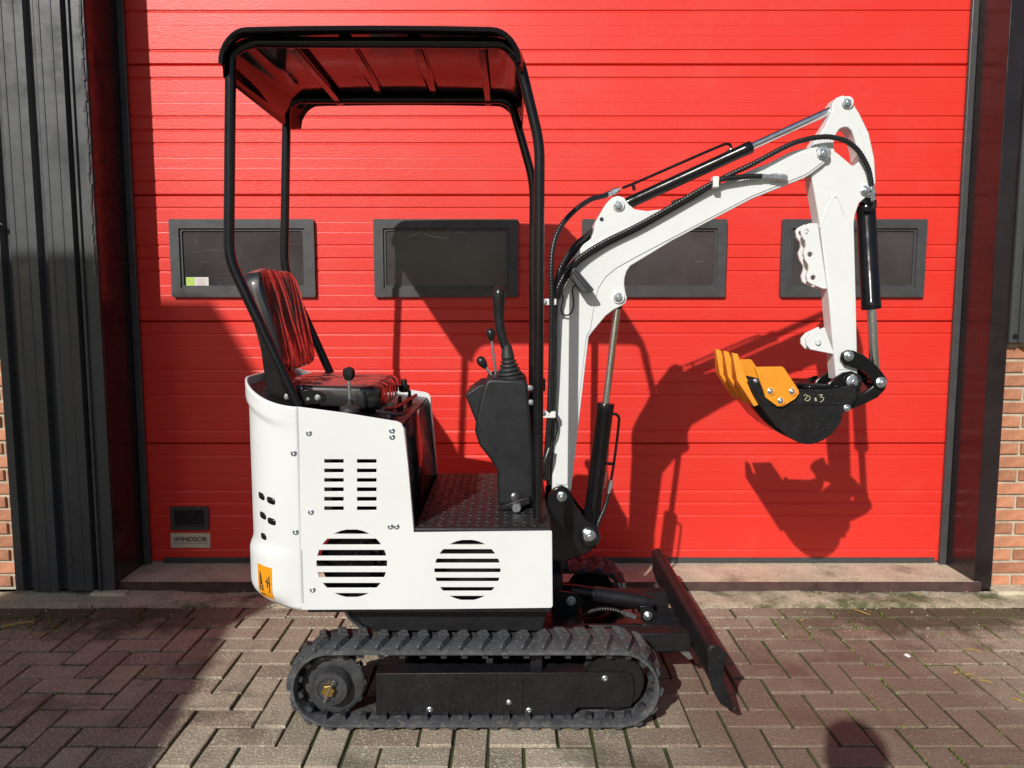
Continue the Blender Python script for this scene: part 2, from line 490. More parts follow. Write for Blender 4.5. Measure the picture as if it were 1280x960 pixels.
M['paver'] = ground_mat('concrete_paver', (0.37, 0.305, 0.228), 0.16, (0.31, 0.222, 0.165), 0.64, 3.2, 135, 0.006, 0.20, patch=((1.15, 2.45, 0.95), (0.165, 0.098, 0.070)))
M['joint'] = ground_mat('sandy_joint', (0.042, 0.034, 0.024), 0.25, None, 0.42, 2.2, 120, 0.006, 0, 0.9, False)
M['strip'] = ground_mat('mossy_concrete', (0.50, 0.44, 0.30), 0.28, None, 0.50, 2.2, 110, 0.008, 0, 0.85)
M['sill'] = ground_mat('worn_sill_concrete', (0.56, 0.50, 0.35), 0.2, None, 0.0, 3.0, 90, 0.004, 0, 0.8)
M['edge'] = mat('rusty_steel_edge', (0.075, 0.040, 0.036), 0.6, var=0.35, scale=14, bump=0.001, bscale=60, world_noise=True)
M['grass'] = mat('grass_blades', (0.15, 0.20, 0.035), 0.6, var=0.35, scale=30)
M['leaf'] = mat('dry_yellow_leaf', (0.50, 0.36, 0.10), 0.6, var=0.25, scale=40)

# ------------------------------------------------------------------ the setting
DOORY = 3.83
WALLY = 3.60
g = MB(); g.add([(-60, -60, -0.009), (60, -60, -0.009), (60, 3.50, -0.009), (-60, 3.50, -0.009)], [(0, 1, 2, 3)])
ground = tag(g.build('ground', M['joint'], smooth=0), kind='structure')

# pavers: 90 degree herringbone, each a bevelled block
CELL = 0.110
def paver_mb(wx, wy, gap=0.0056, at=(0, 0), zt=0.0):
    hx, hy, c = wx / 2 - gap, wy / 2 - gap, 0.0022
    x, y = at
    v = []
    for (dx, dy, z) in ((hx, hy, -0.02), (hx, hy, zt - c), (hx - c, hy - c, zt)):
        v += [(x - dx, y - dy, z), (x + dx, y - dy, z), (x + dx, y + dy, z), (x - dx, y + dy, z)]
    f = [(8, 9, 10, 11)]
    for k in (0, 4):
        for i in range(4):
            f.append((k + i, k + (i + 1) % 4, k + 4 + (i + 1) % 4, k + 4 + i))
    return v, f
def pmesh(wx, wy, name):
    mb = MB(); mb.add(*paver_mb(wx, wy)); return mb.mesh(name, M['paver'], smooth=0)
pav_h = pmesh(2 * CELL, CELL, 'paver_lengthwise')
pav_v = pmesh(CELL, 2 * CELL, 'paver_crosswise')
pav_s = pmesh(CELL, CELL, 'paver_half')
PX0, PY0 = -1.505 - CELL, 2.535 - CELL / 2      # corner of one measured block
YEDGE = PY0 + 7 * CELL                            # where the herringbone stops
cand = []
for ix in range(-40, 66):
    for iy in range(-48, 8):
        k = (ix + iy) % 4
        x, y = PX0 + ix * CELL, PY0 + iy * CELL
        if k == 0: cand.append((x + CELL, y + CELL / 2, 'h'))
        elif k == 2:
            if iy == 6: cand.append((x + CELL / 2, y + CELL / 2, 's'))
            elif iy < 6: cand.append((x + CELL / 2, y + CELL, 'v'))
        elif k == 3 and iy == -48: pass
cand = [c for c in cand if c[1] < YEDGE and not (c[2] == 'h' and c[1] > YEDGE)]
for i in range(-22, 36):                          # soldier row along the concrete strip
    cand.append((PX0 + i * 2 * CELL + 0.07, YEDGE + CELL / 2, 'h'))
def in_view(x, y):
    d = y * cos(PITCH) + CAMH * sin(PITCH)
    if d < 0.5: return False
    u = 640 + FPX * x / d
    v = 480 - FPX * (-CAMH * cos(PITCH) + y * sin(PITCH)) / d
    return -50 < u < 1330 and v < 985
vis = [c for c in cand if in_view(c[0], c[1])]
vis.sort(key=lambda c: c[1])
near = vis[:300]
ns = set(near)
rest = MB()
for c in cand:
    if c in ns:
        me = {'h': pav_h, 'v': pav_v, 's': pav_s}[c[2]]
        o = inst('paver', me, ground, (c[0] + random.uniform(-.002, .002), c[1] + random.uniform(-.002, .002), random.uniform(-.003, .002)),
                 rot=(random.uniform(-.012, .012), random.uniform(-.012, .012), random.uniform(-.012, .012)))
    else:
        wx, wy = {'h': (2 * CELL, CELL), 'v': (CELL, 2 * CELL), 's': (CELL, CELL)}[c[2]]
        rest.add(*paver_mb(wx, wy, at=(c[0], c[1]), zt=random.uniform(-.002, .001)))
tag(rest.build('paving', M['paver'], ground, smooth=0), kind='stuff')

# mossy concrete strip, uneven, between the pavers and the sill
def strip_fn(s, t):
    x = -4.5 + 9 * s; y = YEDGE + CELL + 0.004 + (3.545 - YEDGE - CELL - 0.004) * t
    z = 0.004 + 0.006 * sin(x * 7.3 + y * 20) * sin(x * 3.1) + random.uniform(-.003, .003) - (0.012 if t == 0 else 0)
    return (x, y, z)
sm = MB().grid(strip_fn, 260, 6)
tag(sm.build('concrete_strip', M['strip'], smooth=60), kind='structure')
sl = MB(); sl.box(-1.90, 2.24, 3.555, 4.2, -0.02, 0.046)
sill = tag(sl.build('door_sill', M['sill'], bevel=0.004), kind='structure')
MB().box(-1.90, 2.24, 3.545, 3.554, -0.02, 0.049).build('steel_edge', M['edge'], sill, bevel=0.002)

# brick walls left and right of the door: bricks laid in the open on a mortar bed
def brick_wall(x0, x1, z1, label):
    root = empty('brick_wall', ((x0 + x1) / 2, WALLY + 0.06, 0))
    tag(root, label, 'wall', 'brick walls beside the door')
    MB().box(x0, x1, WALLY + 0.010, WALLY + 0.12, -0.01, z1).build('mortar', M['mortar'], root)
    meshes = {}
    row, z = 0, 0.01
    H, LN, J = 0.049, 0.205, 0.016
    while z + H < z1 + 0.03:
        x = x0 - (0 if row % 2 else 0.10)
        flem = row % 2
        k = 0
        while x < x1:
            ln = LN if (k + flem) % 2 or True else 0.1
            if row % 2 == 0 and k % 2: ln = 0.098
            a, b = max(x, x0 + 0.002), min(x + ln, x1 - 0.002)
            if b - a > 0.02:
                key = round(b - a, 3)
                if key not in meshes:
                    v, f = paver_mb(key, H, gap=0.0, zt=0.013)
                    mb = MB(); mb.add([(p[0], -p[2], p[1]) for p in v], f)
                    meshes[key] = mb.mesh('brick', M['brick'], smooth=0)
                inst('brick', meshes[key], root, ((a + b) / 2, WALLY + 0.010 + random.uniform(-.002, .003), z + H / 2),
                     rot=(random.uniform(-.01, .01), random.uniform(-.012, .012), random.uniform(-.01, .01)))
            x += ln + J; k += 1
        z += H + J; row += 1
brick_wall(2.30, 3.15, 1.20, 'weathered orange brick wall below the cladding, beside the sunlit reveal')
brick_wall(-3.20, -2.34, 1.17, 'red brick wall below the cladding, beside the half shaded steel cladding')

# profiled steel cladding
def clad_profile(xa, xb, y, ph=0.0):
    pts = []
    p = 0.165
    prof = [(0.0, 0.0), (0.016, 0.0), (0.019, -0.003), (0.024, -0.003), (0.027, 0.0), (0.068, 0.0), (0.071, -0.003), (0.076, -0.003), (0.079, 0.0), (0.116, 0.0), (0.123, 0.034), (0.141, 0.034), (0.1645, 0.0)]
    k = math.floor((xa - ph) / p) - 1
    x = 0
    while ph + k * p < xb + p:
        for dx, dy in prof:
            x = ph + k * p + dx
            pts.append((x, y + dy))
        k += 1
    out = []
    for i in range(len(pts) - 1):
        (x0, y0), (x1, y1) = pts[i], pts[i + 1]
        if x1 < xa or x0 > xb: continue
        if not out: out.append((xa, y0 + (y1 - y0) * max(0.0, (xa - x0) / (x1 - x0))))
        if x1 < xb: out.append((x1, y1))
        else: out.append((xb, y0 + (y1 - y0) * (xb - x0) / (x1 - x0)))
    return out
def clad_sheet(xa, xb, z0, z1, y, ph, name, parent):
    pr = clad_profile(xa, xb, y, ph)
    mb = MB()
    n = len(pr)
    mb.add([(x, yy, z0) for x, yy in pr] + [(x, yy, z1) for x, yy in pr], [(i, i + 1, n + i + 1, n + i) for i in range(n - 1)])
    return mb.build(name, M['clad'], parent, smooth=0)
cl = empty('wall_cladding', (-2.1, 3.55, 0))
tag(cl, 'grey ribbed steel cladding reaching the ground beside the shaded door edge', 'cladding')
clad_sheet(-2.345, -1.955, 0.02, 4.2, 3.512, -1.975 - 0.165 * 3 + 0.045, 'profiled_sheet', cl)
clad_sheet(-3.3, -2.348, 1.165, 4.2, 3.512, -1.975 - 0.165 * 3 + 0.045, 'profiled_sheet', cl)
MB().prism([(0, 0), (0, 0)], 0, 0) if False else None
fl = MB(); fl.box(-1.952, -1.880, 3.520, 3.530, 0.0, 4.2)
fl.box(-1.952, -1.940, 3.508, 3.520, 0.0, 4.2)
fl.build('corner_flashing', M['clad'], cl, bevel=0.002)
sr = MB()
for i in range(46):                                # frayed sealant along the flashing
    z = 1.5 + i * 0.045
    sr.tube([(-1.893 + random.uniform(-.004, .004), 3.517, z), (-1.893 + random.uniform(-.004, .004), 3.517, z + 0.047)], random.uniform(.004, .008), 6)
sr.build('sealant', M['steelgrey'], cl)
for z in (1.72, 2.38):
    MB().lathe((-2.303, 3.512, z), (-2.303, 3.500, z), [(0, .012), (.003, .012), (.004, .006), (.010, .006)], 10).build('screw', M['blacksemi'], cl)
MB().box(-2.345, -1.88, 3.56, 3.63, -0.01, 4.2).build('backing', M['postblack'], cl)

cr = empty('wall_cladding', (2.7, 3.55, 1.2))
tag(cr, 'grey ribbed steel cladding above the weathered orange brick wall', 'cladding')
clad_sheet(2.325, 3.3, 1.19, 4.2, 3.525, 2.325 - 0.115, 'profiled_sheet', cr)
MB().box(2.296, 2.340, 3.546, 3.562, 1.19, 4.2).build('corner_flashing', M['clad'], cr, bevel=0.002)
MB().box(2.302, 3.25, 3.58, 3.62, 1.205, 4.2).build('backing', M['postblack'], cr)
for z in (1.22, 2.20):
    MB().lathe((2.318, 3.546, z), (2.318, 3.534, z), [(0, .012), (.003, .012), (.004, .006), (.010, .006)], 10).build('screw', M['blacksemi'], cr)

# posts of the door opening: dark glossy steel, reveal about 0.26 m deep
def post(name, xr, side, label):
    root = empty(name, (xr, 3.7, 0))
    tag(root, label, 'door post', 'posts of the door opening')
    a, b = sorted((xr, xr + side * 0.085))
    fy = 3.535 if side < 0 else 3.565
    MB().box(a, b, fy, 4.1, 0.0 if side > 0 else 0.048, 4.2).build('steel_post', M['postblack'], root, bevel=0.003)
    a, b = sorted((xr, xr - side * 0.034))
    MB().box(a, b, 3.800, 3.822, 0.047, 3.3).build('rubber_seal', M['grey'], root, bevel=0.004)
    return root
post('door_post', -1.878, -1, 'dark steel door post in shade beside the grey cladding')
post('door_post', 2.215, 1, 'dark glossy steel door post beside the orange brick wall')
lt = MB(); lt.box(-3.3, 3.3, 3.56, 4.1, 3.16, 4.2)
tag(lt.build('lintel', M['postblack'], bevel=0.004), 'dark steel lintel above the red door', 'lintel')

# sectional door
door = empty('sectional_door', (0.17, DOORY, 0.05))
tag(door, 'red sectional overhead door with four dark windows', 'garage door')
SEC = 0.6155
def panel_profile():
    pts = []
    def groove(z, w, d): pts.extend([(z - w / 2, 0), (z + w * 0.15, d), (z + w * 0.28, d), (z + w / 2, 0)])
    H = SEC
    pts.append((0.0015, 0.016)); pts.append((0.0035, 0.004)); pts.append((0.0075, 0.0))
    groove(0.064, 0.015, 0.0050)
    for a in (0.130, 0.177): groove(a, 0.005, 0.0008)
    groove(H / 2 - 0.063, 0.015, 0.0050)
    groove(H / 2, 0.015, 0.0055)
    groove(H / 2 + 0.063, 0.015, 0.0050)
    for a in (0.436, 0.485): groove(a, 0.005, 0.0008)
    groove(H - 0.064, 0.015, 0.0050)
    pts.append((H - 0.0075, 0.0)); pts.append((H - 0.0035, 0.004)); pts.append((H - 0.0015, 0.016))
    return pts
for k in range(5):
    pr = panel_profile(); z0 = 0.052 + k * SEC
    n = len(pr)
    mb = MB()
    xs = [-1.872, -0.5, 0.9, 2.209]
    vs_, fs_ = [], []
    for i, x in enumerate(xs):
        vs_ += [(x, DOORY + d + (0.0006 * sin(k * 3 + i * 2)), z0 + z) for z, d in pr]
    for i in range(len(xs) - 1):
        for j in range(n - 1):
            a = i * n + j
            fs_.append((a, a + 1, a + n + 1, a + n))
    mb.add(vs_, fs_)
    mb.build('door_panel', M['door'], door, smooth=0)
MB().box(-1.87, 2.205, DOORY + 0.017, DOORY + 0.055, 0.07, 3.2).build('door_core', M['postblack'], door)
MB().box(-1.79, 2.17, DOORY - 0.004, DOORY + 0.03, 0.047, 0.076).build('bottom_seal', M['grey'], door, bevel=0.003)
# windows
def rrect(cx, cz, hx, hz, r, n=5):
    out = []
    for sx, sz, a0 in ((1, 1, 0), (-1, 1, pi / 2), (-1, -1, pi), (1, -1, 3 * pi / 2)):
        for k in range(n + 1):
            a = a0 + (pi / 2) * k / n
            out.append((cx + sx * (hx - r) + r * cos(a), cz + sz * (hz - r) + r * sin(a)))
    return out
wz0, wz1 = 1.403, 1.781
wins = []
for (ua, ub) in ((215, 394.5), (470.5, 645.5), (728, 905.5), (975, 1154.5)):
    xa = W(ua, 322, DOORY).x; xb = W(ub, 322, DOORY).x
    cx, cz = (xa + xb) / 2, (wz0 + wz1) / 2
    hx, hz = 0.354, 0.189
    fr = MB()
    fr.prism(rrect(cx, cz, hx, hz, 0.008), DOORY - 0.022, DOORY + 0.014, [list(reversed(rrect(cx, cz, hx - 0.046, hz - 0.044, 0.006)))])
    fr.prism(rrect(cx, cz, hx - 0.046, hz - 0.044, 0.006), DOORY - 0.012, DOORY + 0.012, [list(reversed(rrect(cx, cz, hx - 0.058, hz - 0.056, 0.01)))])
    fo = fr.build('window_frame', M['grey'], door, bevel=0.003)
    po = MB().box(cx - hx + 0.05, cx + hx - 0.05, DOORY - 0.004, DOORY + 0.004, cz - hz + 0.05, cz + hz - 0.05).build('pane', M['pane'], fo)
    wins.append((fo, cx, cz))
fo, cx, cz = wins[0]
a = W(233, 346.5, DOORY); b_ = W(261.5, 360, DOORY)
st = MB().box(a.x, b_.x, DOORY - 0.0048, DOORY - 0.0041, b_.z, a.z).build('sticker', M['stickw'], fo)
MB().box(a.x + .001, a.x + 0.041, DOORY - 0.0056, DOORY - 0.0050, b_.z + .001, a.z - .001).build('sticker_square', M['stickg'], fo)
rg = MB().tube([(a.x + 0.021 + 0.012 * cos(t), DOORY - 0.0060, (a.z + b_.z) / 2 + 0.012 * sin(t)) for t in [i * 0.5 for i in range(12)]], 0.0012, 5)
rg.build('sticker_print', M['stickw'], fo)
ln = MB()
for i in range(4): ln.box(a.x + 0.055, a.x + 0.095, DOORY - 0.0056, DOORY - 0.0050, a.z - 0.014 - i * 0.009, a.z - 0.011 - i * 0.009)
ln.build('sticker_print', M['stickp'], fo)
# pale scuffs on the second pane
fo, cx, cz = wins[1]
sc_ = MB()
for (p, r) in (([(527, 292), (545, 296), (561, 298)], .0016), ([(505, 299), (518, 293), (530, 287)], .0012), ([(566, 292), (574, 290), (583, 291)], .0011), ([(484, 366), (492, 360), (500, 357)], .0010)):
    sc_.tube([W(u, v, DOORY - 0.0045) for u, v in p], [r * 0.3, r, r * 0.3], 5)
sc_.build('scuff', M['stickw'], fo)
# hand grip and maker's plate
a = W(213.5, 633, DOORY); b_ = W(262, 662, DOORY)
hc = ((a.x + b_.x) / 2, (a.z + b_.z) / 2); hx, hz = (b_.x - a.x) / 2, (a.z - b_.z) / 2
h = MB(); h.prism(rrect(hc[0], hc[1], hx, hz, 0.008), DOORY - 0.012, DOORY + 0.012, [list(reversed(rrect(hc[0], hc[1], hx - 0.022, hz - 0.018, 0.006)))])
hg = h.build('hand_grip', M['grey'], door, bevel=0.003)
MB().box(hc[0] - hx + .026, hc[0] + hx - .026, DOORY - 0.009, DOORY - 0.0045, hc[1] - hz + .020, hc[1] - hz + .028).build('grip_lip', M['grey'], hg, bevel=0.001)
MB().box(hc[0] - hx + .01, hc[0] + hx - .01, DOORY - 0.004, DOORY - 0.001, hc[1] - hz + .01, hc[1] + hz - .01).build('recess', M['knob'], hg)
a = W(213.5, 666, DOORY); b_ = W(263.5, 684.5, DOORY)
pl = MB().box(a.x, b_.x, DOORY - 0.005, DOORY - 0.001, b_.z, a.z).build('name_plate', M['plate'], door, bevel=0.001)
def text_mesh(txt, size, x, y, z, material, parent, sx=1.0, off=0.0, name='lettering'):
    cu = bpy.data.curves.new('text', 'FONT'); cu.body = txt; cu.size = size; cu.align_x = 'CENTER'; cu.align_y = 'CENTER'
    cu.extrude = 0.0004; cu.offset = off
    t = bpy.data.objects.new('tmp_text', cu); COL.objects.link(t)
    dg = bpy.context.evaluated_depsgraph_get()
    me = bpy.data.meshes.new_from_object(t.evaluated_get(dg))
    bpy.data.objects.remove(t)
    me.transform(Matrix.Rotation(pi / 2, 4, 'X') @ Matrix.Scale(sx, 4, (1, 0, 0)))
    me.materials.clear(); me.materials.append(material)
    return inst(name, me, parent, (x, y, z))
pc = ((a.x + b_.x) / 2, (a.z + b_.z) / 2)
text_mesh('WINDSOR', 0.031, pc[0], DOORY - 0.0056, pc[1] + 0.006, M['navy'], pl, 1.16, 0.0006)
ln = MB(); ln.box(a.x + .012, b_.x - .012, DOORY - 0.0056, DOORY - 0.0051, pc[1] - 0.0145, pc[1] - 0.0125)
for s in (-1, 1): ln.box(pc[0] + s * 0.085 - .009, pc[0] + s * 0.085 + .009, DOORY - 0.0056, DOORY - 0.0051, pc[1] + 0.008, pc[1] + 0.0098)
ln.build('printed_line', M['steelgrey'], pl)

# added wall out of view, its outline shaped to shade the door's lower left
nb = MB()
def sil(s, t): return (s - 0.45 * (DOORY + 1.0), t + 0.68 * (DOORY + 1.0))
pts = [sil(-2.27, -3.28), sil(-2.27, 1.39), sil(-1.488, 1.39), sil(-0.95, 0.44), sil(-0.95, -0.39), sil(-0.31, -1.144), sil(-0.15, -1.33), sil(-0.15, -3.28)]
nb.prism(pts, -1.12, -1.0)
tag(nb.build('added_shade_wall', M['blocker'], bevel=0.005), 'added unseen grey wall behind the camera, shaped to shade the lower left', 'wall')

# ------------------------------------------------------------------ the mini excavator
CY = 2.79                                            # its centre line
EX = empty('mini_excavator', (-0.12, CY, 0))
tag(EX, 'white mini excavator with black canopy standing before the red door', 'excavator')

# shared hardware
def hexbolt_mesh():
    mb = MB()
    mb.lathe((0, 0, 0), (0, -1, 0), [(0, 1.35), (0.16, 1.35), (0.2, 1.28)], 18)
    n = 6
    mb.lathe((0, -0.2, 0), (0, -1, 0), [(0, 1.0), (0.62, 1.0), (0.74, 0.86)], 6)
    mb.lathe((0, -0.94, 0), (0, -1.3, 0), [(0, 0.55), (0.10, 0.55), (0.16, 0.45)], 10)
    return mb.mesh('bolt', M['zinc'], smooth=30)
BOLT = hexbolt_mesh()
def bolt(u, v, Y, r, parent, name='bolt', rz=None):
    p = W(u, v, Y)
    return inst(name, BOLT, parent, p, rot=(0, random.uniform(0, 1) if rz is None else rz, 0), scale=(r, r, r))
def domescrew_mesh():
    mb = MB(); mb.lathe((0, 0, 0), (0, -1, 0), [(0, 1.25), (0.1, 1.25), (0.16, 1.0), (0.45, 0.85), (0.6, 0.55), (0.42, 0.42), (0.35, 0.05)], 14)
    return mb.mesh('screw', M['zinc'], smooth=50)
SCREW = domescrew_mesh()
def screw(u, v, Y, r, parent):
    return inst('screw', SCREW, parent, W(u, v, Y), scale=(r, r, r))

# ---- tracks
TXa, TXb, TR, TZ = -0.580, 0.345, 0.1455, 0.1455
BELT = 0.015; LUG = 0.018
def track_at(s, r):
    """centre-line stadium of radius r, s in 0..1 from the rear bottom, going forward along the ground"""
    L = TXb - TXa
    P = 2 * L + 2 * pi * r
    d = (s % 1.0) * P
    if d < L: return (TXa + d, TZ - r), (1, 0), (0, -1)
    d -= L
    if d < pi * r:
        a = -pi / 2 + d / r
        return (TXb + r * cos(a), TZ + r * sin(a)), (-sin(a), cos(a)), (cos(a), sin(a))
    d -= pi * r
    if d < L: return (TXb - d, TZ + r), (-1, 0), (0, 1)
    d -= L
    a = pi / 2 + d / r
    return (TXa + r * cos(a), TZ + r * sin(a)), (-sin(a), cos(a)), (cos(a), sin(a))
RB = TR - LUG
TW = 0.18
def lug_mesh(side):
    """one arm of a chevron lug: tangent x, width y (0..0.085), outward z"""
    mb = MB()
    rows = []
    for t in (0.0, 0.33, 0.66, 1.0):
        y = 0.005 + 0.080 * t
        sk = -0.024 * t
        w0 = 0.019 - 0.002 * t; w1 = 0.0105
        h = LUG * (1.0 if t < 0.95 else 0.40)
        rows.append([(sk - w0, y, -0.001), (sk + w0, y, -0.001), (sk + w1, y, h), (sk - w1, y, h)])
    vs = [p for r in rows for p in r]
    if side < 0: vs = [(x, -y, z) for x, y, z in vs]
    fs = [(0, 1, 2, 3), (15, 14, 13, 12)]
    for i in range(3):
        for k in range(4):
            a, b = i * 4 + k, i * 4 + (k + 1) % 4
            fs.append((a, b, b + 4, a + 4))
    mb.add(vs, fs)
    return mb.mesh('tread_lug', M['rubber'], smooth=0)
LUGN, LUGF = lug_mesh(-1), lug_mesh(1)
def guide_mesh():
    mb = MB(); mb.prism([(-0.013, -0.001), (0.013, -0.001), (0.008, 0.017), (-0.008, 0.017)], -0.013, 0.013)
    return mb.mesh('guide_lug', M['rubberd'], smooth=0)
GUIDE = guide_mesh()
def make_track(y0, full):
    yc = y0 + TW / 2
    mb = MB(); n = 120
    prof = [(0.0, 0.004), (0.0, BELT - 0.003), (0.004, BELT), (TW - 0.004, BELT), (TW, BELT - 0.003), (TW, 0.004), (TW - 0.01, 0.0), (0.01, 0.0)]
    m = len(prof)
    vs, fs = [], []
    for i in range(n):
        (x, z), t, nn = track_at(i / n, RB)
        for (py, ph) in prof:
            h = ph - BELT
            vs.append((x + nn[0] * h, y0 + py, z + nn[1] * h))
    for i in range(n):
        for k in range(m):
            a, b = i * m + k, i * m + (k + 1) % m
            c, d = ((i + 1) % n) * m + (k + 1) % m, ((i + 1) % n) * m + k
            fs.append((a, b, c, d))
    mb.add(vs, fs)
    tr = mb.build('rubber_track', M['rubber'] if full else M['rubberd'], EX, smooth=40)
    NL = 40
    for i in range(NL):
        s = (i + 0.5) / NL
        (x, z), t, nn = track_at(s, RB)
        R = Matrix(((-t[0], 0, nn[0]), (0, 1, 0), (-t[1], 0, nn[1])))
        e = R.to_euler()
        if full or (x > 0.1 or z > 0.2):
            inst('tread_lug', LUGN, tr, (x, yc, z), rot=e)
            inst('tread_lug', LUGF, tr, (x, yc, z), rot=e)
        if full:
            (x2, z2) = (x - nn[0] * BELT, z - nn[1] * BELT)
            R2 = Matrix(((t[0], 0, -nn[0]), (0, 1, 0), (t[1], 0, -nn[1])))
            inst('guide_lug', GUIDE, tr, (x2, y0 + 0.034, z2), rot=R2.to_euler())
    # sprocket
    c = Vector((TXa - 0.002, 0, TZ - 0.004))
    teeth = []
    nt = 11
    for i in range(nt):
        for da, rr in ((-0.5, 0.090), (-0.20, 0.090), (-0.14, 0.108), (0.14, 0.108), (0.20, 0.090)):
            a = 2 * pi * (i + da) / nt
            teeth.append((c.x + rr * cos(a), c.z + rr * sin(a)))
    sp = MB(); sp.prism(teeth, y0 + 0.056, y0 + 0.086)
    so = sp.build('sprocket', M['cast'], EX, bevel=0.002)
    dr = MB(); dr.lathe((c.x, y0 + 0.056, c.z), (c.x, y0 - 0.05, c.z), [(-.003, .101), (-.001, .103), (.002, .100), (.004, .096), (.006, .064), (.038, .058), (.044, .054), (.046, .040), (.042, .038), (.041, .030)], 36)
    dr.build('drive_hub', M['cast'], so, smooth=30)
    MB().cyl((c.x, y0 + 0.10, c.z), (c.x, y0 + 0.25, c.z), 0.04).build('motor_housing', M['black'], so)
    if full:
        nut = []
        for i in range(24):
            a = 2 * pi * i / 24; rr = 0.021 if i % 4 < 2 else 0.0175
            nut.append((c.x - 0.004 + rr * cos(a), c.z + rr * sin(a)))
        MB().prism(nut, y0 - 0.002, y0 + 0.016).build('castle_nut', M['brass'], so, bevel=0.001)
        MB().tube([(c.x - 0.016, y0 - 0.003, c.z - 0.034), (c.x - 0.002, y0 - 0.006, c.z), (c.x + 0.018, y0 - 0.004, c.z + 0.040)], 0.0024, 6).build('split_pin', M['zinc'], so)
    # idler and rollers
    il = MB(); il.lathe((TXb - 0.012, y0 + 0.055, TZ), (TXb - 0.012, y0 + 0.125, TZ), [(0, .03), (0, .095), (.014, .100), (.022, .080), (.048, .080), (.056, .100), (.07, .095), (.07, .03)], 32)
    il.build('idler_wheel', M['dust'], EX, smooth=30)
    for ux in (-0.245, 0.075):
        ro = MB(); ro.lathe((ux, y0 + 0.052, 0.066), (ux, y0 + 0.13, 0.066), [(0, .012), (0, .042), (.02, .042), (.024, .03), (.05, .03), (.054, .042), (.074, .042), (.074, .012)], 24)
        ro.build('track_roller', M['dust'], EX, smooth=30)
    # frame with its flat cover plate
    pxs = [(470, 842), (620, 841), (786, 841), (792, 846), (793, 866), (789, 884), (722, 885), (716, 894), (470, 894)]
    yp = y0 + 0.045
    fr = MB()
    zc = [(W(u, v, 2.375).x, W(u, v, 2.375).z) for u, v in pxs]
    fr.prism(zc, yp, yp + 0.010)
    fo = fr.build('track_frame', M['dust'], EX, bevel=0.002)
    MB().box(zc[0][0] + 0.02, zc[3][0] - 0.10, yp + 0.012, yp + 0.08, zc[0][1] - 0.10, zc[0][1] - 0.004).build('frame_beam', M['blacksemi'], fo)
    MB().box(zc[1][0], zc[1][0] + 0.0020, yp - 0.0010, yp + 0.001, zc[8][1] + .003, zc[1][1] - .003).build('plate_seam', M['black'], fo)
    MB().box(zc[1][0] + .085, zc[1][0] + 0.0868, yp - 0.0010, yp + 0.001, zc[8][1] + .003, zc[1][1] - .003).build('plate_seam', M['black'], fo)
    if full:
        bolt(636, 878, yp, 0.0065, fo)
        for (u, v) in ((537, 887), (661, 888), (756, 848)):
            inst('rivet', SCREW, fo, W(u, v, yp), scale=(.008, .006, .008)).data = SCREW
    return tr
Y0 = 2.33
make_track(Y0, True)
make_track(3.25 - TW, False)

# ---- centre frame, slew ring
uf = MB(); uf.box(-0.36, 0.26, 2.53, 3.05, 0.10, 0.235)
uf.box(-0.30, 0.10, 2.50, 3.08, 0.22, 0.275)
cf = uf.build('undercarriage', M['blacksemi'], EX, bevel=0.006)
MB().cyl((-0.19, CY, 0.27), (-0.19, CY, 0.375), 0.20, 40).build('slew_ring', M['blacksemi'], cf)
MB().prism([(-0.545, 0.374), (-0.50, 0.31), (-0.45, 0.285), (0.10, 0.285), (0.125, 0.374)], 2.455, 3.12).build('belly_frame', M['blacksemi'], cf, bevel=0.004)
MB().box(0.06, 0.10, 2.40, 2.43, 0.16, 0.27).build('support_bracket', M['blacksemi'], cf, bevel=0.003)
p = W(612, 829, 2.50)
MB().box(p.x - .011, p.x + .011, 2.495, 2.50, p.z - .018, p.z + .018).build('paper_tag', M['clip'], cf)

# ---- house: base plate, side panels with their openings, rear cover
YN, YF = 2.385, 3.195
def pane_holes():
    H = []
    c3 = lambda x, y: (300 + x / 3.2, 470 + y / 3.2)
    for (xa, xb) in ((337, 414.5), (468, 546)):
        for (ya, yb) in ((333, 348), (371, 386), (409, 424), (446, 462), (484, 500), (522, 537)):
            H.append([c3(xa, ya), c3(xb, ya), c3(xb, yb), c3(xa, yb)])
    def grille(cx, cy, rx, ry, bands):
        for (ya, yb) in bands:
            L, Rr = [], []
            for k in range(5):
                y = ya + (yb - ya) * k / 4
                t = max(0.0, 1 - ((y - cy) / ry) ** 2)
                w = rx * sqrt(t)
                L.append(c3(cx - w, y)); Rr.append(c3(cx + w, y))
            # drop the zero-width ends
            if abs(L[0][0] - Rr[0][0]) < 1.0: L.pop(0)
            if abs(L[-1][0] - Rr[-1][0]) < 1.0: L.pop()
            H.append(L + list(reversed(Rr)))
    grille(447, 750, 141, 136.5, ((615, 632), (651, 675), (696, 720), (738, 762), (785, 806), (828, 848), (869, 885)))
    grille(910, 777, 132, 122, ((656, 674), (693, 712), (731, 748), (770, 786), (807, 822), (845, 860), (880, 897)))
    return H
panel_px = [(372.6, 508.5), (430, 516), (487, 525.2), (497, 526.8), (502, 529.5), (504.5, 535), (510, 580), (517.2, 665.5), (688.5, 663.5), (690, 664.5), (691, 757.5), (689, 760), (560, 761.5), (377, 762.5)]
sp = MB().pprism(panel_px, YN, YN + 0.006, pane_holes())
side = sp.build('side_panel', M['white'], EX, bevel=0.0012)
side['label'] = 'near white side panel with slotted vents and two round grilles'
c3 = lambda x, y: (300 + x / 3.2, 470 + y / 3.2)
for (x, y) in ((276, 229), (284, 544), (291, 855), (608, 219), (609, 244), (602, 602), (626, 602)):
    u, v = c3(x, y); screw(u, v, YN, 0.0078, side)
far_px = [(W(u, v, YN).x, W(u, v, YN).z) for u, v in panel_px]
fp = MB().prism(far_px, YF - 0.006, YF).build('side_panel', M['white'], EX, bevel=0.0012)
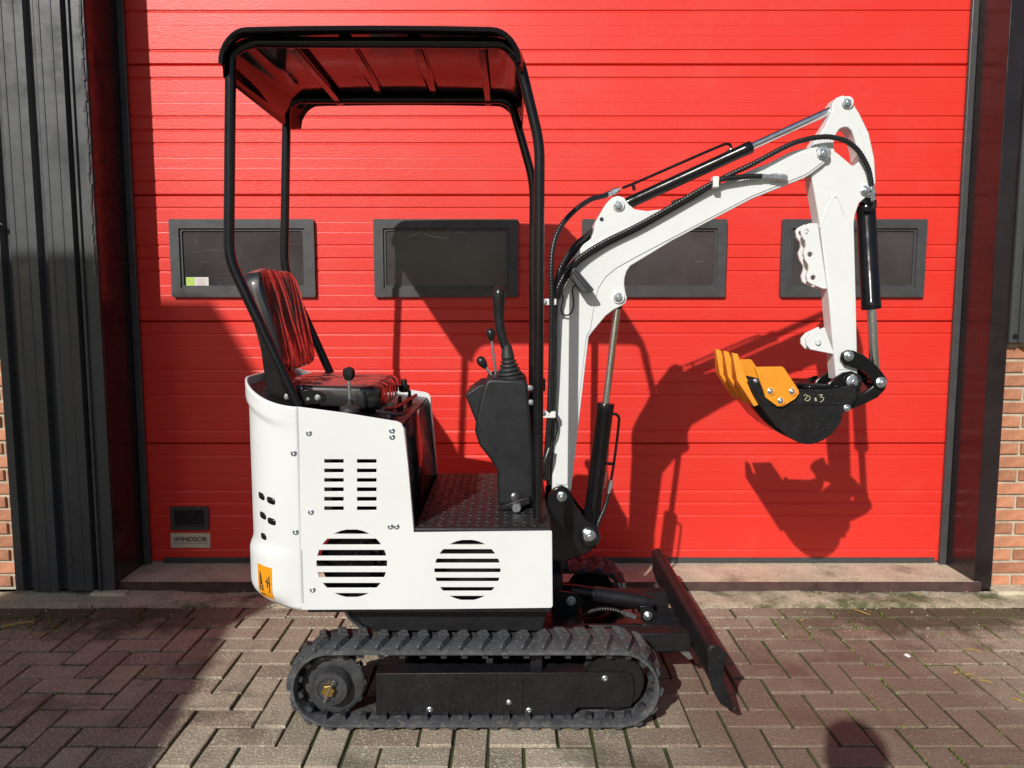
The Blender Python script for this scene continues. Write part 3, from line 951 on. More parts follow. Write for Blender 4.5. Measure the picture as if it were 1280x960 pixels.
# folded front edges of the panels
e0, e1 = W(504.5, 535, YN), W(517.2, 665.5, YN)
for (ya, yb, par) in ((YN + 0.0065, YN + 0.03, side), (YF - 0.035, YF - 0.0065, fp)):
    mb = MB(); mb.add([(e0.x - .003, ya, e0.z), (e0.x - .003, yb, e0.z - .004), (e1.x - .003, yb, e1.z), (e1.x - .003, ya, e1.z)], [(0, 1, 2, 3)])
    mb.build('folded_edge', M['white'], par, solid=0.004)
fz = W(688.5, 663.5, YN).z                              # floor level
fxr = W(690.5, 700, YN).x
MB().box(-0.66, fxr - 0.004, YN + 0.008, YF - 0.008, 0.376, 0.396).build('base_plate', M['blacksemi'], EX, bevel=0.003)
MB().box(fxr - 0.012, fxr, YN + 0.007, YF - 0.007, 0.39, fz - 0.004).build('front_panel', M['black'], EX, bevel=0.003)
# machinery behind the openings
eb = MB(); eb.box(-0.60, -0.40, YN + 0.10, YF - 0.1, 0.40, 0.90); eb.box(-0.36, 0.08, YN + 0.09, YF - 0.1, 0.40, fz - 0.05)
en = eb.build('engine', M['black'], EX, bevel=0.02)
fn = W(437, 704, YN + 0.06)
MB().lathe((fn.x, YN + 0.09, fn.z), (fn.x, YN + 0.05, fn.z), [(0, .10), (.01, .10), (.012, .085), (.03, .08), (.032, .03), (.04, .03)], 30).build('cooling_fan', M['blacksemi'], en)
tp = MB()
tp.tube([(-0.66, YN + 0.05, 0.55), (-0.55, YN + 0.045, 0.50), (-0.48, YN + 0.05, 0.62), (-0.42, YN + 0.06, 0.80)], 0.008, 8, smooth=6)
tp.build('fuel_line', M['hose'], en)
MB().box(-0.57, -0.545, YN + 0.06, YN + 0.08, 0.512, 0.53).build('brass_fitting', M['brass'], en, bevel=0.003)
MB().box(-0.505, -0.485, YN + 0.06, YN + 0.08, 0.455, 0.47).build('filter_bowl', M['zinc'], en, bevel=0.003)

# rear cover wraps round the back
SX = W(372.6, 508.5, YN).x
RXB = -0.882; RR = 0.205
def plan(a):
    """a 0..1 along the plan line -> point, outward normal"""
    yc0, yc1 = YN + RR, YF - RR
    xs = RXB + RR
    segs = [abs(SX - xs) + 1e-6, RR * pi / 2, yc1 - yc0, RR * pi / 2, abs(SX - xs) + 1e-6]
    tot = sum(segs); d = a * tot
    if d <= segs[0]: return (SX + (xs - SX) * d / segs[0], YN), (0, -1)
    d -= segs[0]
    if d <= segs[1]:
        t = -pi / 2 - d / RR
        return (xs + RR * cos(t), yc0 + RR * sin(t)), (cos(t), sin(t))
    d -= segs[1]
    if d <= segs[2]: return (RXB, yc0 + d), (-1, 0)
    d -= segs[2]
    if d <= segs[3]:
        t = pi - d / RR
        return (xs + RR * cos(t), yc1 + RR * sin(t)), (cos(t), sin(t))
    d -= segs[3]
    return (xs + (SX - xs) * min(d / segs[4], 1), YF), (0, 1)
ZTS = W(372.6, 508.5, YN).z; ZB = 0.388
def ss(x, a, b):
    t = max(0.0, min(1.0, (x - a) / (b - a))); return t * t * (3 - 2 * t)
def cover_pt(a, z01, off=0.0):
    (x, y), n = plan(a)
    lift = ss(min(a, 1 - a), 0.0, 0.30)
    top = ZTS + 0.078 * lift
    z = ZB + (top - ZB) * z01
    k = ss(min(a, 1 - a), 0.0, 0.12)
    o = off + k * (0.013 * (1 - ss(z, 0.555, 0.60)) + 0.010 * ss(z, top - 0.075, top - 0.055) - 0.05 * (1 - ss(z, ZB - 0.02, ZB + 0.075)) ** 2)
    return Vector((x + n[0] * o, y + n[1] * o, z))
rc = MB().grid(lambda s, t: cover_pt(s, t), 90, 60)
cover = rc.build('rear_cover', M['white'], EX, smooth=50, solid=0.008)
if cover.data.polygons[20 * 60 + 30].normal.dot(Vector((-0.6, -0.8, 0))) < 0: cover.data.flip_normals()
cover['label'] = 'white curved rear cover with vent slots and warning sticker'
def cover_find(u, v):
    best = None
    for i in range(0, 56):
        for j in range(0, 101):
            p = cover_pt(i / 230.0, j / 100.0)
            d = p - Vector((0, 0, CAMH))
            dep = d.y * cos(PITCH) - d.z * sin(PITCH)
            uu = 640 + FPX * d.x / dep; vv = 480 - FPX * (d.y * sin(PITCH) + d.z * cos(PITCH)) / dep
            e = (uu - u) ** 2 + (vv - v) ** 2
            if best is None or e < best[0]: best = (e, i / 230.0, j / 100.0)
    return best[1], best[2]
def cover_patch(a, t, da, dt, off, name, material, rnd_=0.35, parent=cover):
    pts = []
    for k in range(20):
        th = 2 * pi * k / 20
        cx, cy = cos(th), sin(th)
        e = 2.0 / 3.2
        px_ = abs(cx) ** e * (1 if cx > 0 else -1); py_ = abs(cy) ** e * (1 if cy > 0 else -1)
        pts.append(cover_pt(a + da * px_, t + dt * py_, off))
    mb = MB()
    c = cover_pt(a, t, off)
    mb.add(pts + [c], [(k, (k + 1) % 20, 20) for k in range(20)])
    return mb.build(name, material, parent, solid=0.0008)
for (x, y, da, dt) in ((90, 462, .016, .016), (130, 482, .0165, .016), (93, 545, .016, .016), (132, 570, .0165, .016), (97, 632, .014, .015)):
    a, t = cover_find(300 + x / 3.31, 480 + y / 3.31)
    cover_patch(a, t, da, dt, 0.0012, 'vent_slot', M['black'])
for (x, y) in ((222, 286), (230, 612)):
    screw(300 + x / 3.31, 480 + y / 3.31, YN - 0.001, 0.0078, cover)
sa0, st0 = cover_find(322.5, 727)
sa1, st1 = cover_find(341, 727)
sa, sda = (sa0 + sa1) / 2, abs(sa1 - sa0) / 2
_, tt0 = cover_find(333, 708); _, tt1 = cover_find(333, 746)
stt, sdt = (tt0 + tt1) / 2, abs(tt0 - tt1) / 2
stq = MB().grid(lambda s, t: cover_pt(sa - sda + 2 * sda * s, stt - sdt + 2 * sdt * t, 0.0015), 10, 10).build('warning_sticker', M['sticker'], cover, smooth=60)
def on_st(x, y): return cover_pt(sa + sda * (-x), stt + sdt * y, 0.0030)
ik = MB()
for pth in ([(-0.62, -0.45), (-0.55, 0.55), (-0.12, -0.50), (-0.62, -0.45)], [(-0.40, 0.2), (-0.38, -0.15)], [(-0.39, -0.28), (-0.38, -0.33)],
            [(0.25, 0.1), (0.85, 0.0)], [(0.70, 0.45), (0.74, -0.55)], [(0.45, 0.3), (0.5, -0.25)], [(-0.60, -0.75), (0.0, -0.78)]):
    ik.tube([on_st(x, y) for x, y in pth], 0.0018, 5)
ik.build('sticker_print', M['ink'], cover)

# seat deck inside the panels: black tray, glossy front board
def deck(s, t):
    x = -0.86 + (0.50) * s
    z = 1.072 - 0.080 * ss(x, -0.86, -0.36)
    return (x, YN + 0.012 + (YF - YN - 0.024) * t, z)
dk = MB()
outl = [cover_pt(a / 40, 1.0, -0.012) for a in range(41)]
nn_ = len(outl)
fr1 = Vector((W(500, 528, YN).x - 0.004, YN + 0.008, W(500, 528, YN).z - 0.022)); fr2 = Vector((fr1.x, YF - 0.008, fr1.z))
base = [Vector((p.x, p.y, p.z - 0.030)) for p in outl]
dk.add(base + [fr2, fr1], [tuple(range(nn_ + 2))])
dk.build('seat_deck', M['blacksemi'], EX, smooth=0, solid=0.004)
fb = MB()
q0 = Vector((fr1.x + 0.002, YN + 0.034, fr1.z)); q1 = Vector((e1.x - 0.006, YN + 0.034, fz + 0.002))
fb.add([(q0.x, YN + 0.034, q0.z), (q0.x, YF - 0.040, q0.z), (q1.x, YF - 0.040, q1.z), (q1.x, YN + 0.034, q1.z)], [(0, 1, 2, 3)])
fb.build('seat_front_board', M['roof'], EX, solid=0.004)
# floor with chequer bars
fl = MB(); fl.box(e1.x - 0.002, fxr - 0.004, YN + 0.004, YF - 0.004, fz - 0.006, fz + 0.008)
flo = fl.build('floor_plate', M['mat'], EX, bevel=0.006, seg=3)
tb = MB()
nx, ny = 14, 20
for i in range(nx):
    for j in range(ny):
        x = e1.x + 0.02 + (fxr - e1.x - 0.05) * i / (nx - 1); y = YN + 0.03 + (YF - YN - 0.06) * j / (ny - 1)
        a = radians(45) if (i + j) % 2 else radians(-45)
        dx, dy = 0.012 * cos(a), 0.012 * sin(a); px_, py_ = -0.0032 * sin(a), 0.0032 * cos(a)
        z0, z1 = fz + 0.0078, fz + 0.0106
        tb.add([(x - dx, y - dy, z0), (x + px_, y + py_, z0), (x + dx, y + dy, z0), (x - px_, y - py_, z0),
                (x - dx * .8, y - dy * .8, z1), (x + px_ * .6, y + py_ * .6, z1), (x + dx * .8, y + dy * .8, z1), (x - px_ * .6, y - py_ * .6, z1)],
               [(4, 5, 6, 7), (0, 1, 5, 4), (1, 2, 6, 5), (2, 3, 7, 6), (3, 0, 4, 7)])
tag(tb.build('tread_pattern', M['tread'], flo, smooth=0), kind='stuff')

# ---- seat
def pillow(fn, nu, nv):
    mb = MB(); mb.grid(fn, nu, nv); return mb
def superbox(c, ax, ay, az, hx, hy, hz, e=0.28, nu=28, nv=20, crease=0.0):
    """rounded box with axes ax, ay, az"""
    mb = MB()
    sg = lambda w, p: (abs(w) ** p) * (1 if w >= 0 else -1)
    vs, fs = [], []
    for j in range(nv + 1):
        ph = -pi / 2 + pi * j / nv
        for i in range(nu):
            th = 2 * pi * i / nu
            x = sg(cos(ph), e) * sg(cos(th), e); y = sg(cos(ph), e) * sg(sin(th), e); z = sg(sin(ph), e)
            w = crease * random.uniform(-1, 1)
            vs.append(Vector(c) + ax * (hx * x + w) + ay * (hy * y) + az * (hz * z + w))
    for j in range(nv):
        for i in range(nu):
            a, b = j * nu + i, j * nu + (i + 1) % nu
            fs.append((a, b, b + nu, a + nu))
    mb.add(vs, fs); return mb
X_, Y_, Z_ = Vector((1, 0, 0)), Vector((0, 1, 0)), Vector((0, 0, 1))
seat = superbox((-0.622, 2.785, 1.057), Vector((0.998, 0, -0.03)).normalized(), Y_, Z_, 0.185, 0.235, 0.046, 0.30, 44, 26, 0.0012).build('seat', M['film'], EX, smooth=60)
seat['label'] = 'black seat under creased clear film'
bt, bb = Vector((-0.868, 2.79, 1.475)), Vector((-0.795, 2.79, 1.145))
up = (bt - bb).normalized(); fwd = Y_.cross(up).normalized()
backr = superbox((bt + bb) / 2, fwd, Y_, up, 0.040, 0.225, (bt - bb).length / 2 + 0.012, 0.34, 44, 30, 0.0012).build('backrest', M['film'], EX, smooth=60)
MB().prism([(-0.885, 1.42), (-0.83, 1.10), (-0.80, 1.06), (-0.74, 1.04), (-0.74, 1.03), (-0.82, 1.035), (-0.85, 1.09), (-0.905, 1.42)], 2.70, 2.93).build('backrest_support', M['blacksemi'], EX, bevel=0.003)
br = MB().pprism([(324, 420), (333, 424), (345, 452), (362, 482), (373, 498), (376, 507), (356, 506), (342, 498), (334, 486), (329, 460)], 2.475, 2.483)
bro = br.build('seat_bracket', M['black'], EX, bevel=0.002)
bolt(358.5, 496, 2.472, 0.007, bro)
lk = MB().pprism([(371, 489), (384, 487), (400, 489), (406, 493), (407, 500), (402, 505), (371, 507)], 2.45, 2.458).build('seat_hinge', M['black'], EX, bevel=0.002)
bolt(397, 497, 2.449, 0.007, lk)
bolt(385, 499, 2.449, 0.004, lk)
# adjusting lever beside the seat
lv = MB(); a, b_ = W(436, 473, 2.47), W(437.5, 507, 2.47)
lv.tube([a, b_], 0.0055, 10); lo = lv.build('seat_lever', M['zinc'], EX)
lk2 = MB(); kp = W(436, 467, 2.47)
lk2.lathe(kp - Z_ * .022, kp + Z_ * .024, [(0, .008), (.004, .014), (.018, .020), (.032, .020), (.040, .015), (.044, .006)], 7)
lk2.build('knob', M['knob'], lo, smooth=20)
MB().lathe(W(437.5, 514, 2.47), W(437.5, 500, 2.47), [(0, .034), (.012, .032), (.018, .018), (.022, .010), (.040, .009)], 18).build('lever_boot', M['boot'], lo)
# latch and slide hardware at the front of the seat
ho = None
for (u, v, Y, r, L) in ((505, 482, 2.98, .022, .05), (488, 517, 2.60, .018, .05), (500, 505, 2.80, .013, .06), (512, 497, 3.02, .012, .06)):
    p = W(u, v, Y); ho = MB().lathe(p - Z_ * L / 2, p + Z_ * L / 2, [(0, r * .7), (.006, r), (L * .55, r), (L * .6, r * .6), (L, r * .5)], 12).build('seat_latch', M['knob'], EX, smooth=30)
rr_ = MB()
rr_.tube([W(478, 512, 2.52), W(492, 510, 2.62), W(510, 500, 2.9), W(520, 494, 3.05)], 0.007, 8, smooth=5)
rr_.tube([W(470, 514, 2.50), W(500, 518, 2.52), W(511, 512, 2.6)], 0.006, 8, smooth=5)
tag(rr_.build('slide_bar', M['knob'], ho))

# ---- canopy: two bent hoops and a roof tray
def hoop(px, Y, name):
    return MB().tube([W(u, v, Y) for u, v in px], 0.0165, 14).build(name, M['black'], EX, smooth=60)
def rounded(px, rad_steps=5, k=0.18):
    out = []
    n = len(px)
    for i, p in enumerate(px):
        if i in (0, n - 1): out.append(p); continue
        a, b = px[i - 1], px[i + 1]
        la = hypot(a[0] - p[0], a[1] - p[1]); lb = hypot(b[0] - p[0], b[1] - p[1])
        d = min(22.0, la * 0.45, lb * 0.45)
        pa = (p[0] + (a[0] - p[0]) * d / la, p[1] + (a[1] - p[1]) * d / la)
        pb = (p[0] + (b[0] - p[0]) * d / lb, p[1] + (b[1] - p[1]) * d / lb)
        for s in range(rad_steps + 1):
            t = s / rad_steps
            out.append(((1 - t) ** 2 * pa[0] + 2 * t * (1 - t) * p[0] + t * t * pb[0], (1 - t) ** 2 * pa[1] + 2 * t * (1 - t) * p[1] + t * t * pb[1]))
    return out
near_hoop = [(373, 508), (286, 322), (288.5, 66), (312, 53), (630, 54), (649, 74), (674.5, 180), (672, 648)]
h1 = hoop(rounded(near_hoop), 2.435, 'canopy_hoop')
far_hoop = [(418, 478), (355, 338), (358.5, 132), (372, 124), (628, 124), (640, 131), (667, 228), (665, 590)]
h2 = hoop(rounded(far_hoop), 3.10, 'canopy_hoop')
# roof
ZT = 2.183; ZFL = 2.092
RXa, RXb = -0.885, 0.042
RYa, RYb = 2.37, 3.20
prof = []
rc_ = 0.095
for k in range(9):
    t = pi - (pi / 2) * k / 8
    prof.append((RXa + rc_ + rc_ * cos(t), ZT - rc_ + rc_ * sin(t)))
for k in range(1, 14): prof.append((RXa + rc_ + (RXb - RXa - 2 * rc_) * k / 14, ZT + 0.004 * sin(pi * k / 14)))
for k in range(9):
    t = pi / 2 - (pi / 2) * k / 8
    prof.append((RXb - rc_ + rc_ * cos(t), ZT - rc_ + rc_ * sin(t)))
def end_drop(y):
    e = min(y - RYa, RYb - y)
    return 0.014 + 0.018 * ss(e, 0.0, 0.07)
NP = len(prof); NYr = 30
vs_, fs_ = [], []
ys = []
for j in range(NYr + 1):
    ys.append(RYa + (RYb - RYa) * j / NYr)
rows = []
ex_prof = [0] + list(range(NP)) + [NP - 1]
for jy, y in enumerate(ys):
    row = []
    for q, k in enumerate(ex_prof):
        x, z = prof[k]
        e = min(y - RYa, RYb - y)
        pull = 0.022 * (1 - ss(e, 0, 0.09)) ** 1.5             # rounded plan corners
        f = ss(abs(x - (RXa + RXb) / 2), 0.30, 0.465)
        x2 = x + (pull * f if x < -0.4 else -pull * f)
        if q == 0 or q == len(ex_prof) - 1: z -= end_drop(y)
        row.append(Vector((x2, y, z)))
    rows.append(row)
# turned-down lips along the two long sides
def lip_row(row, dy):
    m = len(row)
    return [Vector((p.x, p.y + dy, p.z - (0.016 if 0 < i < m - 1 else -0.004))) for i, p in enumerate(row)]
lipn, lipf = lip_row(rows[0], -0.004), lip_row(rows[-1], 0.004)
rows = [lipn] + rows + [lipf]
m_ = len(rows[0])
rf = MB()
rf.add([p for r in rows for p in r], [(i * m_ + k, i * m_ + k + 1, (i + 1) * m_ + k + 1, (i + 1) * m_ + k) for i in range(len(rows) - 1) for k in range(m_ - 1)])
roof = rf.build('canopy_roof', M['roof'], EX, smooth=40, solid=0.006)
for lp_, sg_ in ((lipn, -1), (lipf, 1)):
    MB().tube([p + Vector((0, sg_ * 0.002, 0.006)) for p in lp_[1:-1]], 0.009, 8).build('roof_rim', M['roof'], roof)
for (x, w, h, z) in ((-0.68, .026, .010, ZT - 0.020), (-0.094, .026, .010, ZT - 0.020)):
    MB().box(x - w / 2, x + w / 2, 2.42, 3.15, z - h, z).build('roof_brace', M['black'], roof, bevel=0.003)
for x in (-0.51, -0.30):
    MB().prism([(x - .022, ZT - .004), (x - .014, ZT - .011), (x + .014, ZT - .011), (x + .022, ZT - .004)], 2.44, 3.13).build('pressed_rib', M['roof'], roof, bevel=0.003)
for (x, y) in ((-0.68, 2.45), (-0.68, 3.12), (-0.094, 2.45), (-0.094, 3.12)):
    MB().lathe((x, y, ZT - .029), (x, y, ZT - .04), [(0, .009), (.006, .009), (.007, .006)], 8).build('roof_bolt', M['zinc'], roof)

# ---- control console
CN, CF = 2.63, 2.95
con = MB().pprism([(612, 473), (656, 475), (660, 482), (664, 530), (666.5, 572), (668, 632), (622.5, 632), (621.5, 588), (613, 575), (599, 557), (593.5, 540), (595, 524), (603, 486), (607, 477)], CN, CF)
cons = con.build('control_console', M['console'], EX, bevel=0.012, seg=4)
MB().pprism([(580.5, 494), (598, 482), (618, 479), (618, 556), (606, 556), (596, 534), (588, 514)], CN + 0.05, CF - 0.03, yr=CN + 0.02).build('console_shoulder', M['console'], cons, bevel=0.008, seg=3)
pd = MB(); a = W(645.5, 633, CN - .05)
pd.lathe((a.x, CN - .075, a.z), (a.x, CN + .02, a.z), [(0, .014), (.004, .0165), (.03, .0165), (.034, .010), (.095, .010)], 18)
pdo = pd.build('pedal_pivot', M['zinc'], cons)
MB().pprism([(625, 634), (650, 624), (662, 621), (663, 630), (640, 637), (626, 638)], CN - .035, CN - .003).build('pedal', M['blacksemi'], cons, bevel=0.003)
MB().lathe(W(645, 622, CN - .002), W(645, 622, CN - .012), [(0, .020), (.006, .020), (.008, .015)], 16).build('pedal_grommet', M['knob'], cons)
# joystick with bellows
Yj = 2.70
bl = MB()
b0, b1 = W(638, 474, Yj), W(633, 430, Yj)
L = (b1 - b0).length
pr = []
for k in range(5):
    r0 = 0.050 - 0.0055 * k
    t0 = L * 0.115 * k
    pr += [(t0, r0 - .006), (t0 + L * .03, r0), (t0 + L * .075, r0 - .001), (t0 + L * .105, r0 - .008)]
pr += [(L * 0.62, 0.024), (L * 0.97, 0.0165), (L, 0.010)]
bl.lathe(b0, b1, pr, 22)
blo = bl.build('lever_boot', M['boot'], cons, smooth=25)
js = MB()
js.tube([W(633, 436, Yj), W(628.5, 425, Yj), W(625, 410, Yj), W(623.5, 395, Yj), W(623.5, 380, Yj), W(624, 368, Yj), W(626, 361.5, Yj), W(628, 359.5, Yj)],
        [.0165, .0165, .0175, .0190, .0220, .0245, .0225, .0090], 16, smooth=0)
js.build('joystick', M['knob'], cons, smooth=60)
MB().lathe(W(624, 401, Yj), W(623.8, 398, Yj), [(0, .0172), (.006, .0176)], 16).build('grip_ring', M['boot'], cons)
for (ub, vb, uu, vv, rr_k, tl) in ((613.5, 418, 620, 467, 1.0, .5), (602.7, 453, 622, 480, .95, .5)):
    Y = 2.80
    p, q = W(ub, vb, Y), W(uu, vv, Y)
    lo2 = MB().tube([p, q], 0.0052, 10).build('control_lever', M['zinc'], cons)
    d = (p - q).normalized()
    MB().lathe(p - d * .024, p + d * .024, [(0, .007), (.006, .0105), (.020, .0165), (.034, .0175), (.044, .012), (.048, .004)], 14).build('lever_knob', M['knob'], lo2, smooth=60)
for (u, v) in ((663, 485), (664, 503)): bolt(u, v, 2.60, 0.007, cons)
for (u, v) in ((677, 481),):
    p = W(u, v, 2.45); MB().box(p.x - .012, p.x + .012, 2.44, 2.47, p.z - .02, p.z + .02).build('hose_bracket', M['black'], EX, bevel=0.003)

# ---- swing bracket
sb_px = [(702.4, 607), (711, 612), (715, 622), (720, 633), (731, 648), (744, 657), (749, 668), (746, 682), (735, 692), (722, 696.5), (700, 704), (684, 704), (684, 622), (692, 611)]
sb = MB(); sb.pprism(sb_px, 2.705, 2.725); sb.pprism(sb_px, 2.855, 2.875, yr=2.705)
sbo = sb.build('swing_bracket', M['black'], EX, bevel=0.004)
MB().box(fxr, fxr + 0.075, 2.73, 2.85, 0.395, 0.60).build('swing_post', M['black'], sbo, bevel=0.006)
MB().box(fxr, fxr + 0.05, 2.62, 2.96, 0.36, 0.42).build('swing_seat', M['blacksemi'], sbo, bevel=0.006)
bolt(702.4, 620.8, 2.703, 0.0135, sbo)
MB().lathe(W(737, 670, 2.706), W(737, 670, 2.690), [(0, .040), (.010, .038), (.014, .030)], 24).build('pin_boss', M['black'], sbo)
bolt(737, 670, 2.692, 0.017, sbo)

# ---- boom
BN, BF = 2.740, 2.840
boom_px = [(690, 612), (693, 480), (695.6, 420), (694.6, 378), (696, 364), (705, 343), (719.6, 318), (730, 305), (739.4, 298), (742.5, 289), (743.5, 280), (748.8, 270), (759, 253),
           (765.4, 247), (772.7, 244.5), (780, 247), (786, 255.4), (793.5, 261.7), (809, 263.8), (826, 261.7), (840, 257.5), (890, 235), (940, 212), (961, 204), (988, 190), (1002.5, 186), (1023, 183.5),
           (1032, 186), (1036.5, 192), (1035, 199), (1029, 206), (1013, 218), (1005.6, 222.5), (940, 248.5), (840, 301), (788, 332.5), (783.5, 339), (781, 347), (780.4, 355), (782, 366), (784, 372), (782, 379), (776, 383),
           (767.5, 387), (757, 395), (740.4, 415), (736, 421), (714, 612), (708, 626), (698, 626)]
bm_ = MB().pprism(boom_px, BN, BF)
boom = bm_.build('boom', M['white'], EX, bevel=0.003)
boom['label'] = 'white bent boom'
rp = [(694.5, 606), (697, 480), (699, 420), (698.5, 380), (700, 366), (709, 345), (723, 322), (735, 309), (752, 299), (776, 288), (800, 278), (826, 268), (842, 262), (892, 240), (942, 217), (963, 209.5), (990, 196), (1003, 191.5), (1020, 190),
      (1030, 194), (1028, 203), (1012, 215), (1004, 219.5), (939, 245.5), (838, 298.5), (790, 324), (772, 334), (757, 346), (748, 360), (743, 380), (738, 412), (733, 421), (711, 606)]
MB().pprism(rp, BN - 0.0035, BN - 0.0003).build('side_plate', M['white'], boom, bevel=0.0012)
# pressed pocket near the tip
MB().pprism([(958, 213), (986, 207), (988, 210), (984, 219), (960, 219)], BN - 0.0048, BN - 0.0038).build('pressed_pocket', M['white'], boom, bevel=0.0009)
for (u, v, r) in ((1028.5, 192, .0150), (772.7, 256.5, .0125), (773, 371.7, .0125)):
    MB().lathe(W(u, v, BN), W(u, v, BN - .01), [(0, r * 1.75), (.006, r * 1.75), (.008, r * 1.6)], 22).build('pin_boss', M['white'] if r < .014 else M['zinc'], boom)
    bolt(u, v, BN - .007, r, boom)
MB().lathe(W(752, 274, BN - .001), W(752, 274, BN - .004), [(0, .007), (.0015, .007)], 12).build('pin_hole', M['ink'], boom)

def cylinder(name, px0, px1, Y, split, rb, rr, label=None, eye0=0.03, eye1=0.024, tube_px=None):
    a, c = W(*px0, Y), W(*px1, Y)
    d = (c - a).normalized(); Ltot = (c - a).length
    s = split * Ltot
    mb = MB()
    mb.lathe(a + d * (eye0 * 0.9), c, [(0, rb * .55), (.004, rb * .92), (.012, rb), (s - eye0 * .9 - .03, rb), (s - eye0 * .9 - .028, rb * 1.04), (s - eye0 * .9 - .003, rb * 1.04), (s - eye0 * .9, rb * .98), (s - eye0 * .9, rr)], 24)
    root = mb.build(name, M['black'], EX, smooth=35)
    MB().cyl(a - Y_ * .022, a + Y_ * .022, eye0, 22).build('base_eye', M['black'], root, bevel=0.002)
    MB().cyl(a + d * (s - .002), c - d * eye1 * .7, rr, 20).build('piston_rod', M['chrome'], root, smooth=60)
    e = MB(); e.cyl(c - Y_ * .020, c + Y_ * .020, eye1, 20)
    e.cyl(c - d * (eye1 * 1.9), c - d * eye1 * .5, rr * 1.25, 16)
    e.build('rod_eye', M['black'], root, bevel=0.002)
    return root
# arm cylinder on top of the boom
ac = cylinder('arm_cylinder', (775, 258.5), (1056, 130), CY, 0.587, 0.0215, 0.0135, eye0=0.024, eye1=0.02)
pp = MB().tube([W(u, v, CY - .012) for u, v in ((778, 235), (800, 226), (840, 208.5), (880, 191), (900, 182.5), (908, 179.8), (913, 181.5), (913.5, 186.5), (908, 191))], 0.0050, 8, smooth=4)
pp.build('oil_pipe', M['black'], ac)
MB().cyl(W(791, 229, CY - .012), W(793, 238, CY - .012), 0.006, 10).build('pipe_clamp', M['black'], ac)
# boom lift cylinder
bc = cylinder('boom_cylinder', (737, 670), (773, 371.7), CY, 0.565, 0.0315, 0.0135, eye0=0.038, eye1=0.022)
pp = MB().tube([W(u, v, CY - .01) for u, v in ((762, 519), (769, 517.5), (773, 521), (773.5, 530), (768, 575), (763.5, 602))], 0.0052, 8, smooth=4).build('oil_pipe', M['black'], bc)
MB().cyl(W(756, 579, CY - .02), W(768, 580, CY - .01), 0.006, 8).build('pipe_clamp', M['black'], bc)
ft = MB(); ft.lathe(W(764, 600, CY - .01), W(760.5, 617, CY - .01), [(0, .008), (.014, .008), (.015, .0105), (.032, .0105), (.033, .008), (.048, .008)], 6)
ft.build('hose_fitting', M['zinc'], bc, smooth=20)
ft = MB(); ft.lathe(W(757, 590, CY + .03), W(754, 612, CY + .03), [(0, .007), (.02, .007), (.021, .010), (.036, .010), (.037, .007), (.06, .007)], 6)
ft.build('hose_fitting', M['zinc'], bc, smooth=20)

# ---- stick (dipper)
SN, SF = 2.757, 2.825
stick_px = [(1015, 223), (1025, 281), (1036, 372), (1045, 475), (1056, 481), (1071, 482), (1072, 466), (1070, 372), (1067.6, 280), (1069, 268), (1074, 254), (1083, 246), (1091, 248), (1094.8, 227), (1093, 197.5), (1086, 166), (1075, 143), (1065, 126.7),
            (1060, 121), (1053.5, 119.2), (1046, 122), (1041, 129), (1040, 139), (1031.7, 158), (1023, 170), (1013, 186), (1012, 205)]
stick_hole = [(1054.6, 159), (1060, 159), (1064.5, 163), (1068, 172.5), (1073, 193), (1073.5, 203), (1069, 208), (1064, 206), (1050, 194), (1043.5, 189), (1042, 179), (1046, 166), (1050, 161)]
stk = MB().pprism(stick_px, SN, SF, [stick_hole])
stick = stk.build('stick', M['white'], EX, bevel=0.003)
stick['label'] = 'white upright dipper stick'
wp = [(1019, 240), (1028, 290), (1040, 380), (1046, 440), (1050, 440), (1044, 380), (1031, 290), (1041, 249), (1045, 246), (1064, 282), (1063, 240), (1058, 225), (1048, 212), (1038, 206)]
MB().pprism([(1018.5, 236), (1030, 300), (1041, 380), (1048, 462), (1068, 462), (1067, 372), (1064.5, 285), (1043, 247)], SN - 0.0025, SN - 0.0003).build('side_plate', M['white'], stick, bevel=0.001)
MB().tube([W(u, v, SN - .001) for u, v in ((1025, 285), (1033, 262), (1041, 248), (1046, 246), (1054, 264), (1063.5, 285))], 0.0028, 8, smooth=5).build('weld_seam', M['white'], stick)
MB().tube([W(u, v, SN - .001) for u, v in ((1073, 159), (1077, 172), (1081, 190), (1083, 200))], 0.0016, 8, smooth=5).build('weld_seam', M['white'], stick)
tb_px = [(1022, 279), (1012, 279), (1004, 283), (1000.8, 288), (1002, 295), (1006.5, 301), (1007.5, 307), (1004.2, 315), (1006, 324), (1010.5, 331), (1011, 336), (1008, 344), (1009.5, 352), (1014, 355), (1029, 361), (1034, 361)]
for (ya, yb) in ((SN + .004, SN + .016), (SF - .016, SF - .004)):
    MB().pprism(tb_px, ya, yb, [circle_px(1008, 289.6, 3.3, 12), circle_px(1012.8, 318, 3.3, 12), circle_px(1016.7, 347, 3.3, 12)], yr=SN + .004).build('thumb_bracket', M['white'], stick, bevel=0.0015)
lg_px = [(1031, 409), (1014, 417), (1008, 424), (1008, 431), (1013, 437), (1043, 443)]
for (ya, yb) in ((SN + .003, SN + .013), (SF - .013, SF - .003)):
    MB().pprism(lg_px, ya, yb, yr=SN + .003).build('lug_plate', M['white'], stick, bevel=0.002)
MB().cyl(W(1022.5, 427.8, SN - .004), W(1022.5, 427.8, SF + .004), 0.010, 14).build('lug_pin', M['zinc'], stick, bevel=0.001)
MB().lathe(W(1058.7, 128.7, SN), W(1058.7, 128.7, SN - .01), [(0, .022), (.005, .022), (.007, .020)], 20).build('pin_boss', M['white'], stick)
bolt(1058.7, 128.7, SN - .006, 0.0125, stick)
MB().lathe(W(1081.5, 238, SN), W(1081.5, 238, SN - .008), [(0, .020), (.005, .020)], 18).build('pin_boss', M['white'], stick)
bolt(1081.5, 238, SN - .006, 0.0125, stick)
